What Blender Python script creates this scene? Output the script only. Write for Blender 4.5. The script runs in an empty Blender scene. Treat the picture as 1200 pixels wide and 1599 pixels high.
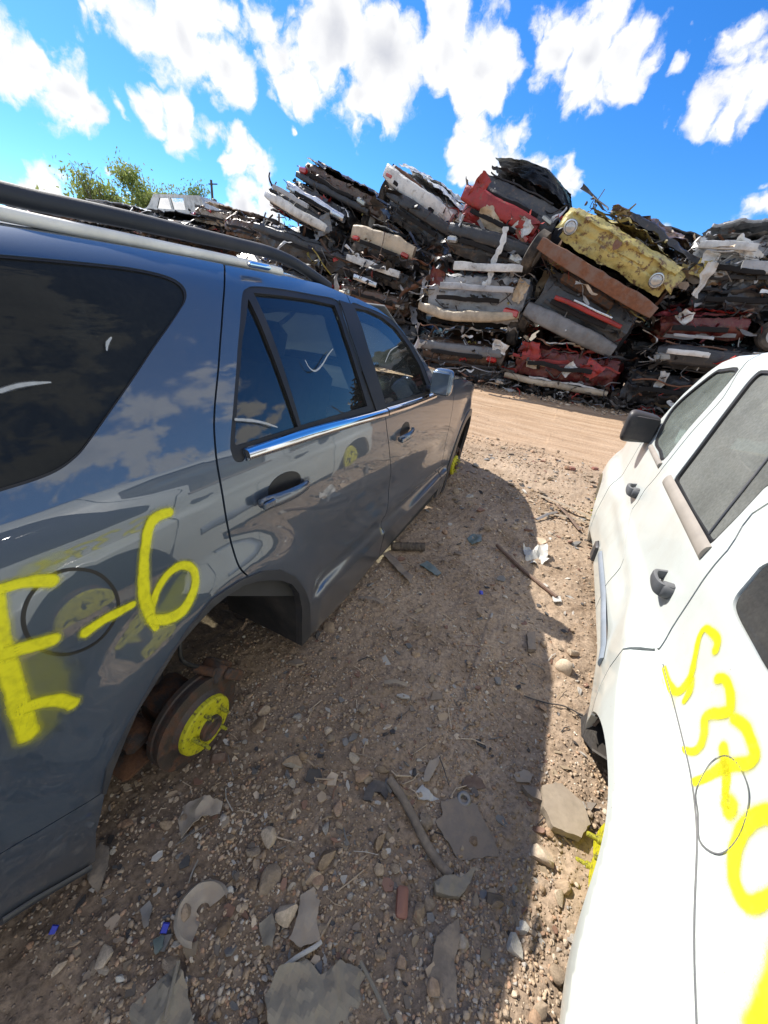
import bpy, bmesh, math, random
import numpy as np
from mathutils import Vector, Matrix, Euler
from mathutils.geometry import delaunay_2d_cdt

sc = bpy.context.scene
COL = sc.collection
RNG = random.Random(7)

# ------------------------------------------------------------------ camera
FPX, CAM_H = 600.0, 1.38                 # focal length in photo pixels (1200 x 1599), eye height in metres
def _cam():
    vp, roll = (910.0, 520.0), math.radians(7.5)
    A = np.array([vp[0]-600, vp[1]-799.5, FPX]); A /= np.linalg.norm(A)
    B = np.array([vp[0]-600+100*math.cos(roll), vp[1]-799.5+100*math.sin(roll), FPX])
    D = np.cross(A, B); D /= np.linalg.norm(D)
    if D[1] < 0: D = -D
    return np.array([np.cross(D, A), A, -D])
RW = _cam()
EYE = np.array([0, 0, CAM_H])
cd = bpy.data.cameras.new('camera'); cam = bpy.data.objects.new('camera', cd); COL.objects.link(cam)
cd.sensor_fit = 'VERTICAL'; cd.sensor_height = 24; cd.lens = 24*FPX/1599.0
cd.clip_start = 0.02; cd.clip_end = 6000
_m = Matrix.Identity(4)
for i in range(3):
    _m[i][0], _m[i][1], _m[i][2] = RW[i][0], -RW[i][1], -RW[i][2]
_m[2][3] = CAM_H
cam.matrix_world = _m
sc.camera = cam

def ray(p):
    v = RW @ np.array([p[0]-600.0, p[1]-799.5, FPX]); return v/np.linalg.norm(v)
def at_y(p, y):
    r = ray(p); return EYE + r*(y/r[1])
def at_z(p, z=0.0):
    r = ray(p); return EYE + r*((z-CAM_H)/r[2])
def at_x(p, x):
    r = ray(p); return EYE + r*(x/r[0])

# ------------------------------------------------------------------ light
SUN_DIR = Vector((-0.90, 0.37, 1.0)).normalized()     # towards the sun
sc.view_settings.view_transform = 'Standard'; sc.view_settings.look = 'None'
sc.view_settings.exposure = 1.0; sc.view_settings.gamma = 1.0
sl = bpy.data.lights.new('sun', 'SUN'); so = bpy.data.objects.new('sun', sl); COL.objects.link(so)
sl.energy = 3.9; sl.angle = math.radians(0.53); sl.color = (1.0, 0.95, 0.87)
so.rotation_euler = SUN_DIR.to_track_quat('Z', 'Y').to_euler()
so.location = (-20, 8, 30)

class NT:                                             # a small node-tree writer
    def __init__(s, nt): s.nt = nt
    def n(s, typ, **kw):
        nd = s.nt.nodes.new(typ); ins = kw.pop('ins', {})
        for k, v in kw.items(): setattr(nd, k, v)
        for k, v in ins.items(): s.put(nd.inputs[k], v)
        return nd
    def put(s, sock, v):
        if hasattr(v, 'is_linked') or isinstance(v, bpy.types.NodeSocket): s.nt.links.new(v, sock)
        else: sock.default_value = v
    def math(s, op, a, b=0.0, c=None, clamp=False):
        nd = s.n('ShaderNodeMath', operation=op, use_clamp=clamp); s.put(nd.inputs[0], a); s.put(nd.inputs[1], b)
        if c is not None: s.put(nd.inputs[2], c)
        return nd.outputs[0]
    def vmath(s, op, a, b=None, scale=None, out=0):
        nd = s.n('ShaderNodeVectorMath', operation=op); s.put(nd.inputs[0], a)
        if b is not None: s.put(nd.inputs[1], b)
        if scale is not None: s.put(nd.inputs['Scale'], scale)
        return nd.outputs[out]
    def noise(s, vec, scale, detail=4, rough=.55, dist=0.0, col=False):
        nd = s.n('ShaderNodeTexNoise', ins={'Scale': scale, 'Detail': detail, 'Roughness': rough, 'Distortion': dist})
        if vec is not None: s.put(nd.inputs['Vector'], vec)
        return nd.outputs['Color' if col else 'Fac']
    def ramp(s, fac, stops, interp='LINEAR'):
        nd = s.n('ShaderNodeValToRGB'); nd.color_ramp.interpolation = interp
        el = nd.color_ramp.elements
        while len(el) < len(stops): el.new(0.5)
        for e, (p, c) in zip(el, stops):
            e.position = p; e.color = (c, c, c, 1) if isinstance(c, (int, float)) else (*c, 1)
        s.put(nd.inputs[0], fac); return nd.outputs[0]
    def mix(s, f, a, b, mode='MIX'):
        nd = s.n('ShaderNodeMix', data_type='RGBA', blend_type=mode)
        s.put(nd.inputs[0], f); s.put(nd.inputs[6], a if not isinstance(a, tuple) else (*a, 1)[:4]); s.put(nd.inputs[7], b if not isinstance(b, tuple) else (*b, 1)[:4])
        return nd.outputs[2]
    def sstep(s, v, a, b):
        nd = s.n('ShaderNodeMapRange', interpolation_type='SMOOTHSTEP'); s.put(nd.inputs[0], v)
        nd.inputs[1].default_value = a; nd.inputs[2].default_value = b; return nd.outputs[0]

# clouds that stand in the photograph: (pixel x, pixel y, radius in pixels)
CLOUDS = [(20,85,55),(75,120,60),(130,160,38),(-40,70,80),(185,152,20),(240,165,28),(285,190,36),(325,205,22),
          (150,-20,50),(215,25,55),(285,55,66),(350,95,58),(375,140,30),(330,20,50),
          (440,60,62),(520,60,88),(590,110,80),(560,165,48),(470,115,50),(520,-20,70),(610,60,40),
          (700,90,62),(745,110,60),(735,165,48),(720,195,25),(710,30,45),(790,110,26),(680,110,40),
          (850,65,50),(915,75,72),(985,75,60),(920,135,52),(1030,70,22),(960,20,45),(1075,92,22),(1095,40,22),
          (1185,50,48),(1150,145,46),(1105,160,32),(1200,140,40),(1043,170,9),
          (730,245,38),(790,240,46),(840,265,36),(760,262,42),(895,280,26),(820,290,30),
          (375,260,34),(415,275,22),(70,285,40),(30,290,26),(385,335,42),(430,340,30),(350,335,22),
          (1160,322,30),(1200,330,30),(1050,372,18),(1190,290,12),(450,207,9),(540,198,8),(352,178,9),(10,243,8),(160,258,8)]
wd = bpy.data.worlds.new('World'); sc.world = wd; wd.use_nodes = True
def build_world():
    nt = wd.node_tree; nt.nodes.clear(); N = NT(nt)
    out = N.n('ShaderNodeOutputWorld'); bg = N.n('ShaderNodeBackground')
    nt.links.new(bg.outputs[0], out.inputs[0])
    sky = N.n('ShaderNodeTexSky', sky_type='NISHITA', sun_disc=False)
    sky.sun_elevation = math.asin(SUN_DIR.z); sky.sun_rotation = math.atan2(SUN_DIR.x, SUN_DIR.y)
    sky.altitude = 300; sky.air_density = 1.0; sky.dust_density = 0.3; sky.ozone_density = 3.0
    tc = N.n('ShaderNodeTexCoord'); d = tc.outputs['Generated']
    w1 = N.noise(d, 5.0, 3, .55, col=True); w2 = N.noise(d, 15.0, 3, .5, col=True)
    off = N.vmath('ADD', N.vmath('SCALE', N.vmath('SUBTRACT', w1, (.5,.5,.5)), scale=.10), N.vmath('SCALE', N.vmath('SUBTRACT', w2, (.5,.5,.5)), scale=.05))
    dd = N.vmath('ADD', d, off)
    val = None
    for (x, y, r) in CLOUDS:
        c = ray((x, y)); c2 = ray((x+r, y)); rad = float(np.linalg.norm(c-c2))*.84
        dist = N.vmath('DISTANCE', dd, tuple(c), out=1)
        v = N.math('MULTIPLY_ADD', dist, -1.0/rad, 1.0)          # 1 in the middle, 0 at the rim
        v = N.math('MULTIPLY', v, min(1.0, .35 + rad*5.5))
        val = v if val is None else N.math('SMOOTH_MAX', val, v, .12)
    # the rest of the sky carries the same sort of broken cumulus
    sx = N.n('ShaderNodeSeparateXYZ', ins={0: d})
    zc = N.math('MAXIMUM', sx.outputs[2], .06)
    pl = N.n('ShaderNodeCombineXYZ', ins={0: N.math('DIVIDE', sx.outputs[0], N.math('ADD', zc, .15)), 1: N.math('DIVIDE', sx.outputs[1], N.math('ADD', zc, .15)), 2: 3.0})
    gen = N.noise(pl.outputs[0], 1.7, 7, .58)
    gen = N.math('MULTIPLY_ADD', gen, 3.2, -1.50)
    front = N.math('MULTIPLY', N.sstep(N.vmath('DOT_PRODUCT', d, tuple(ray((640, 300))), out=1), .40, .62), 1.4)
    gen = N.math('SUBTRACT', gen, front)
    val = N.math('MAXIMUM', val, gen)
    def puffs(vec, sc_):                     # rounded cauliflower heads
        v = N.n('ShaderNodeTexVoronoi', feature='F1', ins={0: vec, 'Scale': sc_})
        return N.math('MULTIPLY_ADD', v.outputs[0], -1.25, .62)
    wv = N.vmath('ADD', dd, N.vmath('SCALE', N.vmath('SUBTRACT', N.noise(d, 40.0, 4, .6, col=True), (.5,.5,.5)), scale=.035))
    pf = N.math('ADD', N.math('MULTIPLY', puffs(wv, 14.0), .46), N.math('MULTIPLY', puffs(wv, 36.0), .26))
    wisp = N.noise(wv, 60.0, 4, .62)
    val0 = val
    val = N.math('ADD', N.math('ADD', val, pf), N.math('MULTIPLY_ADD', wisp, .40, -.115))
    alpha = N.sstep(val, -.05, .30)
    sh = N.vmath('ADD', wv, tuple(SUN_DIR*0.035))
    lit = N.math('SUBTRACT', N.noise(sh, 10.0, 4, .55), N.noise(wv, 10.0, 4, .55))
    thick = N.math('ADD', N.math('MULTIPLY', N.sstep(val0, .22, .80), .66), N.math('MULTIPLY', lit, .85), clamp=True)
    ccol = N.mix(thick, (1.0, 1.0, 1.0), (.50, .525, .61))
    ccol = N.vmath('SCALE', ccol, scale=5.5)
    hs = N.n('ShaderNodeHueSaturation', ins={'Saturation': 1.30, 'Value': 1.0, 'Color': sky.outputs[0]})
    skyc = N.mix(1.0, hs.outputs[0], (.52, .78, 1.02), 'MULTIPLY')
    fin = N.mix(alpha, skyc, ccol)
    nt.links.new(fin, bg.inputs[0]); bg.inputs[1].default_value = 0.10
build_world()

# ------------------------------------------------------------------ numpy noise
_P = np.random.RandomState(3).permutation(512); _P = np.concatenate([_P, _P, _P])
_G = np.random.RandomState(5).normal(size=(512, 3)); _G /= np.linalg.norm(_G, axis=1)[:, None]
def perlin(p):
    p = np.asarray(p, float); i = np.floor(p).astype(int); f = p-i; u = f*f*f*(f*(f*6-15)+10); i &= 255
    r = np.zeros(len(p))
    for dx in (0, 1):
        for dy in (0, 1):
            for dz in (0, 1):
                h = _P[_P[_P[(i[:,0]+dx) & 511]+((i[:,1]+dy) & 511)]+((i[:,2]+dz) & 511)] & 511
                g = _G[h]
                dot = g[:,0]*(f[:,0]-dx)+g[:,1]*(f[:,1]-dy)+g[:,2]*(f[:,2]-dz)
                w = (u[:,0] if dx else 1-u[:,0])*(u[:,1] if dy else 1-u[:,1])*(u[:,2] if dz else 1-u[:,2])
                r += dot*w
    return r*1.5
def fbm(p, oct=4, ridged=False):
    p = np.asarray(p, float); r = np.zeros(len(p)); a = 1.0; t = 0
    for o in range(oct):
        n = perlin(p*(2**o)+17.3*o); r += a*(1-2*np.abs(n) if ridged else n); t += a; a *= .5
    return r/t

# ------------------------------------------------------------------ object helpers
ORG = {}
def thing(name, label, cat, loc=(0,0,0), group=None, rot=None):
    o = bpy.data.objects.new(name, None); COL.objects.link(o); o.empty_display_size = .1
    o.location = loc
    if rot is not None: o.rotation_euler = rot
    ORG[o.name] = np.array(loc, float) if rot is None else None
    o['label'] = label; o['category'] = cat
    if group: o['group'] = group
    return o
def tag(o, label, cat, group=None):
    o['label'] = label; o['category'] = cat
    if group: o['group'] = group
    return o
def _org(parent):
    t = np.zeros(3)
    while parent is not None:
        v = ORG.get(parent.name)
        if v is not None: t = t+v
        parent = parent.parent
    return t
def mobj(name, V, F, mat, parent=None, smooth=True, normals=None, loc=None, col=None, flat_from=None, autos=None):
    """one mesh object; V are world coordinates (or the parent's own if the parent is rotated)"""
    V = np.asarray(V, float)
    o0 = _org(parent)
    if loc is not None: o0 = o0*0+np.array(loc, float)
    me = bpy.data.meshes.new(name); me.from_pydata((V-o0).tolist(), [], [list(map(int, f)) for f in F])
    if smooth: me.polygons.foreach_set('use_smooth', [True]*len(me.polygons))
    if flat_from is not None:
        me.polygons.foreach_set('use_smooth', [i < flat_from for i in range(len(me.polygons))])
    if autos is not None:
        bm = bmesh.new(); bm.from_mesh(me); ca = math.cos(math.radians(autos))
        for e in bm.edges:
            if len(e.link_faces) == 2 and e.link_faces[0].normal.dot(e.link_faces[1].normal) < ca: e.smooth = False
        bm.to_mesh(me); bm.free()
    me.update()
    if normals is not None: me.normals_split_custom_set_from_vertices([tuple(n) for n in normals])
    if col is not None:
        at = me.attributes.new('tint', 'FLOAT_COLOR', 'POINT')
        at.data.foreach_set('color', np.asarray(np.c_[col, np.ones(len(V))], np.float32).ravel())
    if mat is not None: me.materials.append(mat)
    o = bpy.data.objects.new(name, me); COL.objects.link(o)
    if loc is not None: o.location = loc
    if parent is not None: o.parent = parent
    return o
class MB:
    """collects shapes into one mesh"""
    def __init__(s): s.V = []; s.F = []; s.C = []; s.n = 0
    def add(s, V, F, c=None):
        V = np.asarray(V, float); s.V.append(V); s.F += [[i+s.n for i in f] for f in F]
        s.C.append(np.tile(np.array(c if c is not None else (.5,.5,.5), float), (len(V), 1)) if c is None or np.ndim(c) == 1 else np.asarray(c)); s.n += len(V); return s
    def box(s, c, size, M=None, col=None, bev=.0, taper=1.0):
        x, y, z = np.array(size)/2; b = min(bev, x*.9, y*.9, z*.9)
        if b <= 0:
            V = [(-x,-y,-z),(x,-y,-z),(x,y,-z),(-x,y,-z),(-x*taper,-y*taper,z),(x*taper,-y*taper,z),(x*taper,y*taper,z),(-x*taper,y*taper,z)]
            F = [(3,2,1,0),(4,5,6,7),(0,1,5,4),(1,2,6,5),(2,3,7,6),(3,0,4,7)]
        else:
            V = []; F = []
            lv = [(-z, b), (-z+b, 0), (z-b, 0), (z, b)]
            for zz, i in lv:
                t = taper if zz > 0 else 1
                a, c2 = (x-i)*t, (y-i)*t; k = b*.6 if i == 0 else b*.4
                V += [(-a+k,-c2,zz),(a-k,-c2,zz),(a,-c2+k,zz),(a,c2-k,zz),(a-k,c2,zz),(-a+k,c2,zz),(-a,c2-k,zz),(-a,-c2+k,zz)]
            for l in range(3):
                for i in range(8): j = (i+1) % 8; F.append((l*8+i, l*8+j, l*8+8+j, l*8+8+i))
            F.append(tuple(range(7,-1,-1))); F.append(tuple(range(24,32)))
        V = np.array(V, float)
        if M is not None: V = V @ np.array(M).T
        return s.add(V+np.array(c), F, col)
    def tube(s, pts, r, n=10, col=None, cap=True, flat=1.0, up=(0,0,1)):
        pts = np.array(pts, float); m = len(pts); r = np.broadcast_to(np.array(r, float), (m,))
        T = np.gradient(pts, axis=0); T /= np.linalg.norm(T, axis=1)[:,None]+1e-9
        V = []; u0 = np.array(up, float)
        for i in range(m):
            a = np.cross(T[i], u0)
            if np.linalg.norm(a) < 1e-3: a = np.cross(T[i], (1,.2,0))
            a /= np.linalg.norm(a); b = np.cross(a, T[i])
            for k in range(n):
                t = 2*math.pi*k/n; V.append(pts[i]+r[i]*(math.cos(t)*a+math.sin(t)*b*flat))
        F = []
        for i in range(m-1):
            for k in range(n): j = (k+1) % n; F.append((i*n+k, i*n+j, i*n+n+j, i*n+n+k))
        if cap: F.append(tuple(range(n-1,-1,-1))); F.append(tuple((m-1)*n+k for k in range(n)))
        return s.add(V, F, col)
    def lathe(s, prof, c, axis, n=32, col=None, inner=True):
        """prof: (radius, height along axis)"""
        ax = np.array(axis, float); ax /= np.linalg.norm(ax)
        a = np.cross(ax, (0,0,1)) if abs(ax[2]) < .9 else np.cross(ax, (1,0,0)); a /= np.linalg.norm(a); b = np.cross(ax, a)
        V = []
        for r_, h in prof:
            for k in range(n): t = 2*math.pi*k/n; V.append(np.array(c)+ax*h+r_*(math.cos(t)*a+math.sin(t)*b))
        F = []
        for i in range(len(prof)-1):
            for k in range(n): j = (k+1) % n; F.append((i*n+k, i*n+n+k, i*n+n+j, i*n+j))
        if prof[0][0] > 1e-5 and inner: F.append(tuple(range(n)))
        if prof[-1][0] > 1e-5 and inner: F.append(tuple((len(prof)-1)*n+k for k in range(n-1,-1,-1)))
        return s.add(V, F, col)
    def grid(s, fn, nu, nv, col=None, flip=False):
        u, v = np.meshgrid(np.linspace(0,1,nu), np.linspace(0,1,nv)); P = fn(u.ravel(), v.ravel())
        F = []
        for j in range(nv-1):
            for i in range(nu-1):
                a = j*nu+i; q = (a, a+1, a+nu+1, a+nu); F.append(q[::-1] if flip else q)
        return s.add(P, F, col)
    def build(s, name, mat, parent=None, smooth=True, autos=40, loc=None, usecol=False):
        return mobj(name, np.concatenate(s.V), s.F, mat, parent, smooth, loc=loc, autos=autos if smooth else None, col=np.concatenate(s.C) if usecol else None)

def chaikin(P, n=3):
    P = np.array(P, float)
    for _ in range(n):
        Q = np.roll(P, -1, 0); P = np.stack([P*.75+Q*.25, P*.25+Q*.75], 1).reshape(-1, P.shape[1])
    return P
def smooth(pts, n=6, closed=False):
    """Catmull-Rom through 2-D or 3-D points"""
    P = np.array(pts, float); m = len(P); out = []
    for i in range(m if closed else m-1):
        p = [P[(i+k) % m] if closed else P[min(max(i+k, 0), m-1)] for k in (-1,0,1,2)]
        for t in np.linspace(0, 1, n, endpoint=False):
            out.append(.5*((2*p[1])+(-p[0]+p[2])*t+(2*p[0]-5*p[1]+4*p[2]-p[3])*t*t+(-p[0]+3*p[1]-3*p[2]+p[3])*t**3))
    if not closed: out.append(P[-1])
    return np.array(out)
def resample(P, step, closed=True):
    P = np.asarray(P, float); out = []; m = len(P)
    for i in range(m if closed else m-1):
        a, b = P[i], P[(i+1) % m]; k = max(1, int(math.ceil(np.linalg.norm(b-a)/step)))
        for j in range(k): out.append(a+(b-a)*j/k)
    if not closed: out.append(P[-1])
    return np.array(out)
def dedupe(P, eps=.0015):
    out = [P[0]]
    for p in P[1:]:
        if np.linalg.norm(p-out[-1]) > eps: out.append(p)
    if np.linalg.norm(out[0]-out[-1]) < eps: out.pop()
    return np.array(out)
def inside(Q, polys):
    Q = np.asarray(Q, float); r = np.zeros(len(Q), bool)
    for P in polys:
        x1, y1 = P[:,0], P[:,1]; x2, y2 = np.roll(x1, -1), np.roll(y1, -1)
        for a, b, c, d in zip(x1, y1, x2, y2):
            if b == d: continue
            m = ((b > Q[:,1]) != (d > Q[:,1])) & (Q[:,0] < (c-a)*(Q[:,1]-b)/(d-b)+a); r ^= m
    return r
def table(xs, ys, sig=.015, step=.002):
    lo, hi = xs[0]-.3, xs[-1]+.3
    g = np.arange(lo, hi, step); v = np.interp(g, xs, ys)
    k = np.exp(-.5*(np.arange(-int(4*sig/step), int(4*sig/step)+1)*step/sig)**2); k /= k.sum()
    pad = len(k)//2; v = np.convolve(np.pad(v, pad, mode='edge'), k, 'valid')
    return lambda q: np.interp(q, g, v)
def sst(a, b, x):
    t = np.clip((np.asarray(x, float)-a)/(b-a), 0, 1); return t*t*(3-2*t)

def panel(name, outer, holes, S, mat, parent, out=1, grid=.04, depth=.014, off=0.0, mirror=None, step=.022):
    """sheet-metal panel: an outline in (y, z) laid on the body-side surface x = S(y, z), with folded edges"""
    polys = [dedupe(resample(dedupe(np.asarray(outer, float)), step))]+[dedupe(resample(dedupe(np.asarray(h, float)), step)) for h in holes]
    lo, hi = polys[0].min(0), polys[0].max(0)
    gy, gz = np.meshgrid(np.arange(lo[0]+grid*.37, hi[0], grid), np.arange(lo[1]+grid*.41, hi[1], grid*.8))
    Q = np.c_[gy.ravel(), gz.ravel()]; Q = Q[inside(Q, polys)]
    B = np.concatenate(polys)
    if len(Q):
        dmin = np.array([np.min(((B-q)**2).sum(1)) for q in Q]); Q = Q[dmin > (grid*.4)**2]
    pts = np.concatenate([B, Q]) if len(Q) else B
    E = []; s = 0
    for P in polys: E += [(s+i, s+(i+1) % len(P)) for i in range(len(P))]; s += len(P)
    vo, eo, fo, ov, oe, of = delaunay_2d_cdt([Vector(p) for p in pts], E, [], 0, 1e-6)
    P2 = np.array([(v.x, v.y) for v in vo]); F = np.array([tuple(f) for f in fo])
    F = F[inside(P2[F].mean(1), polys)]
    def lift(p, o):
        x = S(p[:,0], p[:,1]); e = 1e-3
        n = np.c_[np.ones(len(p)), -(S(p[:,0]+e, p[:,1])-S(p[:,0]-e, p[:,1]))/(2*e), -(S(p[:,0], p[:,1]+e)-S(p[:,0], p[:,1]-e))/(2*e)]*out
        n /= np.linalg.norm(n, axis=1)[:,None]
        return np.c_[x, p[:,0], p[:,1]]+n*np.reshape(o, (-1,1)), n
    V, n = lift(P2, np.full(len(P2), off))
    Fl = []
    for f in F:
        a, b, c = V[f[0]], V[f[1]], V[f[2]]
        Fl.append(tuple(f) if np.dot(np.cross(b-a, c-a), n[f[0]]) > 0 else (f[0], f[2], f[1]))
    nf = len(Fl); VV = [V]; NN = [n]; base = len(V)
    # folded edges: every edge that only one triangle uses
    from collections import Counter
    cnt = Counter()
    for f in Fl:
        for i in range(3): cnt[tuple(sorted((f[i], f[(i+1) % 3])))] += 1
    for f in Fl:
        for i in range(3):
            a, b = f[i], f[(i+1) % 3]
            if cnt[tuple(sorted((a, b)))] == 1:
                q = np.array([V[a], V[b], V[b]-n[b]*depth, V[a]-n[a]*depth]); VV.append(q); NN.append(np.zeros((4,3)))
                Fl.append((base+1, base, base+3, base+2)); base += 4
    V = np.concatenate(VV); NN = np.concatenate(NN)
    if mirror is not None:
        V[:,0] = 2*mirror-V[:,0]; NN[:,0] *= -1; Fl = [f[::-1] for f in Fl]
    return mobj(name, V, Fl, mat, parent, True, NN)

def hit(p, S, x0):
    """where the view ray of a photo pixel meets the body-side surface, as (y, z)"""
    x = x0
    for _ in range(40):
        q = at_x(p, x); x = x+.5*(float(S(np.array([q[1]]), np.array([q[2]]))[0])-x)
    return (q[1], q[2])
def trace(L, S, x0):
    return np.array([hit(p, S, x0) if len(p) == 2 else (p[1], p[2]) for p in L])
def shift(P, dy, dz=0.0): return np.asarray(P)+np.array([dy, dz])

def ribbon(name, P, w, S, mat, parent, out=1, off=.0015, bulge=0.0, nu=7, ends=True, mirror=None, soft=False):
    """a strip lying on the body side: trim (with bulge) or a sprayed stroke (soft: carries its distance from the middle as 'tint')"""
    P = np.asarray(P, float); m = len(P); w = np.broadcast_to(np.asarray(w, float), (m,)) if np.ndim(w) == 0 else np.interp(np.linspace(0,1,m), np.linspace(0,1,len(w)), w)
    T = np.gradient(P, axis=0); T /= np.linalg.norm(T, axis=1)[:,None]+1e-9
    Nn = np.c_[-T[:,1], T[:,0]]; V = []; C = []; us = np.linspace(-1, 1, nu)
    rows = [(P[i], w[i], 0.0, i) for i in range(m)]
    if soft:   # round ends
        pre = []; post = []
        for k in range(4, 0, -1):
            a = k/4*math.pi/2; pre.append((P[0]-T[0]*w[0]*math.sin(a), w[0], math.sin(a), 0)); post.append((P[-1]+T[-1]*w[-1]*math.sin(a), w[-1], math.sin(a), m-1))
        rows = pre+rows+post[::-1]
    for p, ww, e, i in rows:
        q = p[None,:]+Nn[i][None,:]*(us*ww)[:,None]
        V.append(q); C.append(np.c_[np.abs(us), np.full(nu, e), np.zeros(nu)])
    Q = np.concatenate(V); e_ = 1e-3
    x = S(Q[:,0], Q[:,1])
    n = np.c_[np.ones(len(Q)), -(S(Q[:,0]+e_, Q[:,1])-S(Q[:,0]-e_, Q[:,1]))/(2*e_), -(S(Q[:,0], Q[:,1]+e_)-S(Q[:,0], Q[:,1]-e_))/(2*e_)]*out
    n /= np.linalg.norm(n, axis=1)[:,None]
    uu = np.tile(us, len(rows)); V = np.c_[x, Q]+n*(off+bulge*np.sqrt(np.maximum(0, 1-uu**2)))[:,None]
    F = []
    for j in range(len(rows)-1):
        for i in range(nu-1):
            a = j*nu+i; F.append((a, a+1, a+nu+1, a+nu))
    a, b, c = V[F[0][0]], V[F[0][1]], V[F[0][2]]
    if np.dot(np.cross(b-a, c-a), n[F[0][0]]) < 0: F = [f[::-1] for f in F]
    if bulge and ends:
        F.append(tuple(range(nu))); F.append(tuple(range(len(V)-1, len(V)-nu-1, -1)))
    if mirror is not None: V[:,0] = 2*mirror-V[:,0]; F = [f[::-1] for f in F]
    return mobj(name, V, F, mat, parent, True, col=np.concatenate(C) if soft else None, autos=50 if bulge else None)

# ------------------------------------------------------------------ materials
MATS = {}
def mat_new(name):
    m = bpy.data.materials.new(name); m.use_nodes = True; nt = m.node_tree; nt.nodes.clear(); N = NT(nt)
    N.out = N.n('ShaderNodeOutputMaterial'); MATS[name] = m; return m, N
def surf(N, sh): N.nt.links.new(sh, N.out.inputs[0])
def bump(N, h, strength=.3, dist=.01): return N.n('ShaderNodeBump', ins={'Strength': strength, 'Distance': dist, 'Height': h}).outputs[0]
def obj_co(N): return N.n('ShaderNodeTexCoord').outputs['Object']
def geo_pos(N): return N.n('ShaderNodeNewGeometry').outputs['Position']

def simple(name, col, rough=.5, metal=0.0, coat=0.0, var=.25, vscale=6.0, bumpk=0.0, bscale=60, dust=0.0, dustcol=(.30,.24,.18), spec=.5, ior=1.45, sc=1.0):
    m, N = mat_new(name); co = N.vmath('SCALE', obj_co(N), scale=sc)
    f = N.noise(co, vscale, 6, .6)
    c = N.mix(1.0, col, N.ramp(f, [(.25, 1-var), (.75, 1+var)]), 'MULTIPLY') if var else None
    rg = rough
    if dust:
        dn = N.math('MULTIPLY', N.sstep(N.noise(co, 3.1, 7, .65), .42, .75), dust)
        g = N.n('ShaderNodeNewGeometry'); up = N.n('ShaderNodeSeparateXYZ', ins={0: g.outputs['Normal']}).outputs[2]
        dn = N.math('ADD', dn, N.math('MULTIPLY', N.sstep(up, .3, 1.0), dust*.6), clamp=True)
        c = N.mix(dn, c if c is not None else col, dustcol); rg = N.math('MULTIPLY_ADD', dn, .5, rough, clamp=True)
    b = N.n('ShaderNodeBsdfPrincipled', ins={'Roughness': rg, 'Metallic': metal, 'Coat Weight': coat, 'Coat Roughness': .04, 'Specular IOR Level': spec})
    N.put(b.inputs['Base Color'], c if c is not None else (*col, 1))
    if bumpk: N.put(b.inputs['Normal'], bump(N, N.noise(co, bscale, 5, .6), bumpk, .004))
    surf(N, b.outputs[0]); return m

def paint_dark():
    m, N = mat_new('slate_metallic_paint'); co = geo_pos(N)
    fl = N.noise(co, 900, 1, .5); big = N.noise(co, 2.2, 5, .6)
    c = N.mix(fl, (.038, .060, .090), (.066, .092, .128))
    zz = N.n('ShaderNodeSeparateXYZ', ins={0: co}).outputs[2]
    dirt = N.math('MULTIPLY', N.sstep(N.math('ADD', zz, N.math('MULTIPLY', N.noise(co, 7, 6, .6), .35)), .62, .15), .55)
    film = N.math('MULTIPLY', N.sstep(N.math('ADD', big, N.math('MULTIPLY', N.noise(co, 26, 5, .65), .3)), .55, .85), .16)
    dirt = N.math('ADD', dirt, film, clamp=True)
    c = N.mix(dirt, c, (.135, .115, .095))
    # fine scratches
    mp = N.n('ShaderNodeMapping', ins={0: co, 'Scale': (1, 3, 60), 'Rotation': (.35, 0, 0)})
    scr = N.sstep(N.noise(mp.outputs[0], 9, 2, .5), .72, .80)
    c = N.mix(N.math('MULTIPLY', scr, .18), c, (.25, .26, .27))
    b = N.n('ShaderNodeBsdfPrincipled', ins={'Metallic': .25, 'Roughness': .38, 'Coat Weight': 1.0, 'Coat IOR': 1.85, 'Base Color': c})
    N.put(b.inputs['Coat Roughness'], N.math('MULTIPLY_ADD', dirt, .25, .012))
    N.put(b.inputs['Coat Normal'], bump(N, N.noise(co, 3.0, 2, .5), .025, .02))
    surf(N, b.outputs[0])
def paint_white():
    m, N = mat_new('white_paint'); co = geo_pos(N)
    big = N.noise(co, 3.0, 6, .65); spk = N.noise(co, 160, 2, .5)
    zz = N.n('ShaderNodeSeparateXYZ', ins={0: co}).outputs[2]
    dirt = N.math('ADD', N.math('MULTIPLY', N.sstep(big, .40, .75), .38), N.math('MULTIPLY', N.sstep(N.math('ADD', zz, N.math('MULTIPLY', big, .3)), .40, .1), .4), clamp=True)
    c = N.mix(dirt, (.60, .635, .60), (.45, .42, .35))
    c = N.mix(N.sstep(spk, .70, .78), c, (.41, .39, .33))
    b = N.n('ShaderNodeBsdfPrincipled', ins={'Roughness': .35, 'Coat Weight': .6, 'Coat Roughness': .08, 'Base Color': c})
    N.put(b.inputs['Normal'], bump(N, N.noise(co, 3.5, 4, .5), .16, .03))
    surf(N, b.outputs[0])
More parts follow.
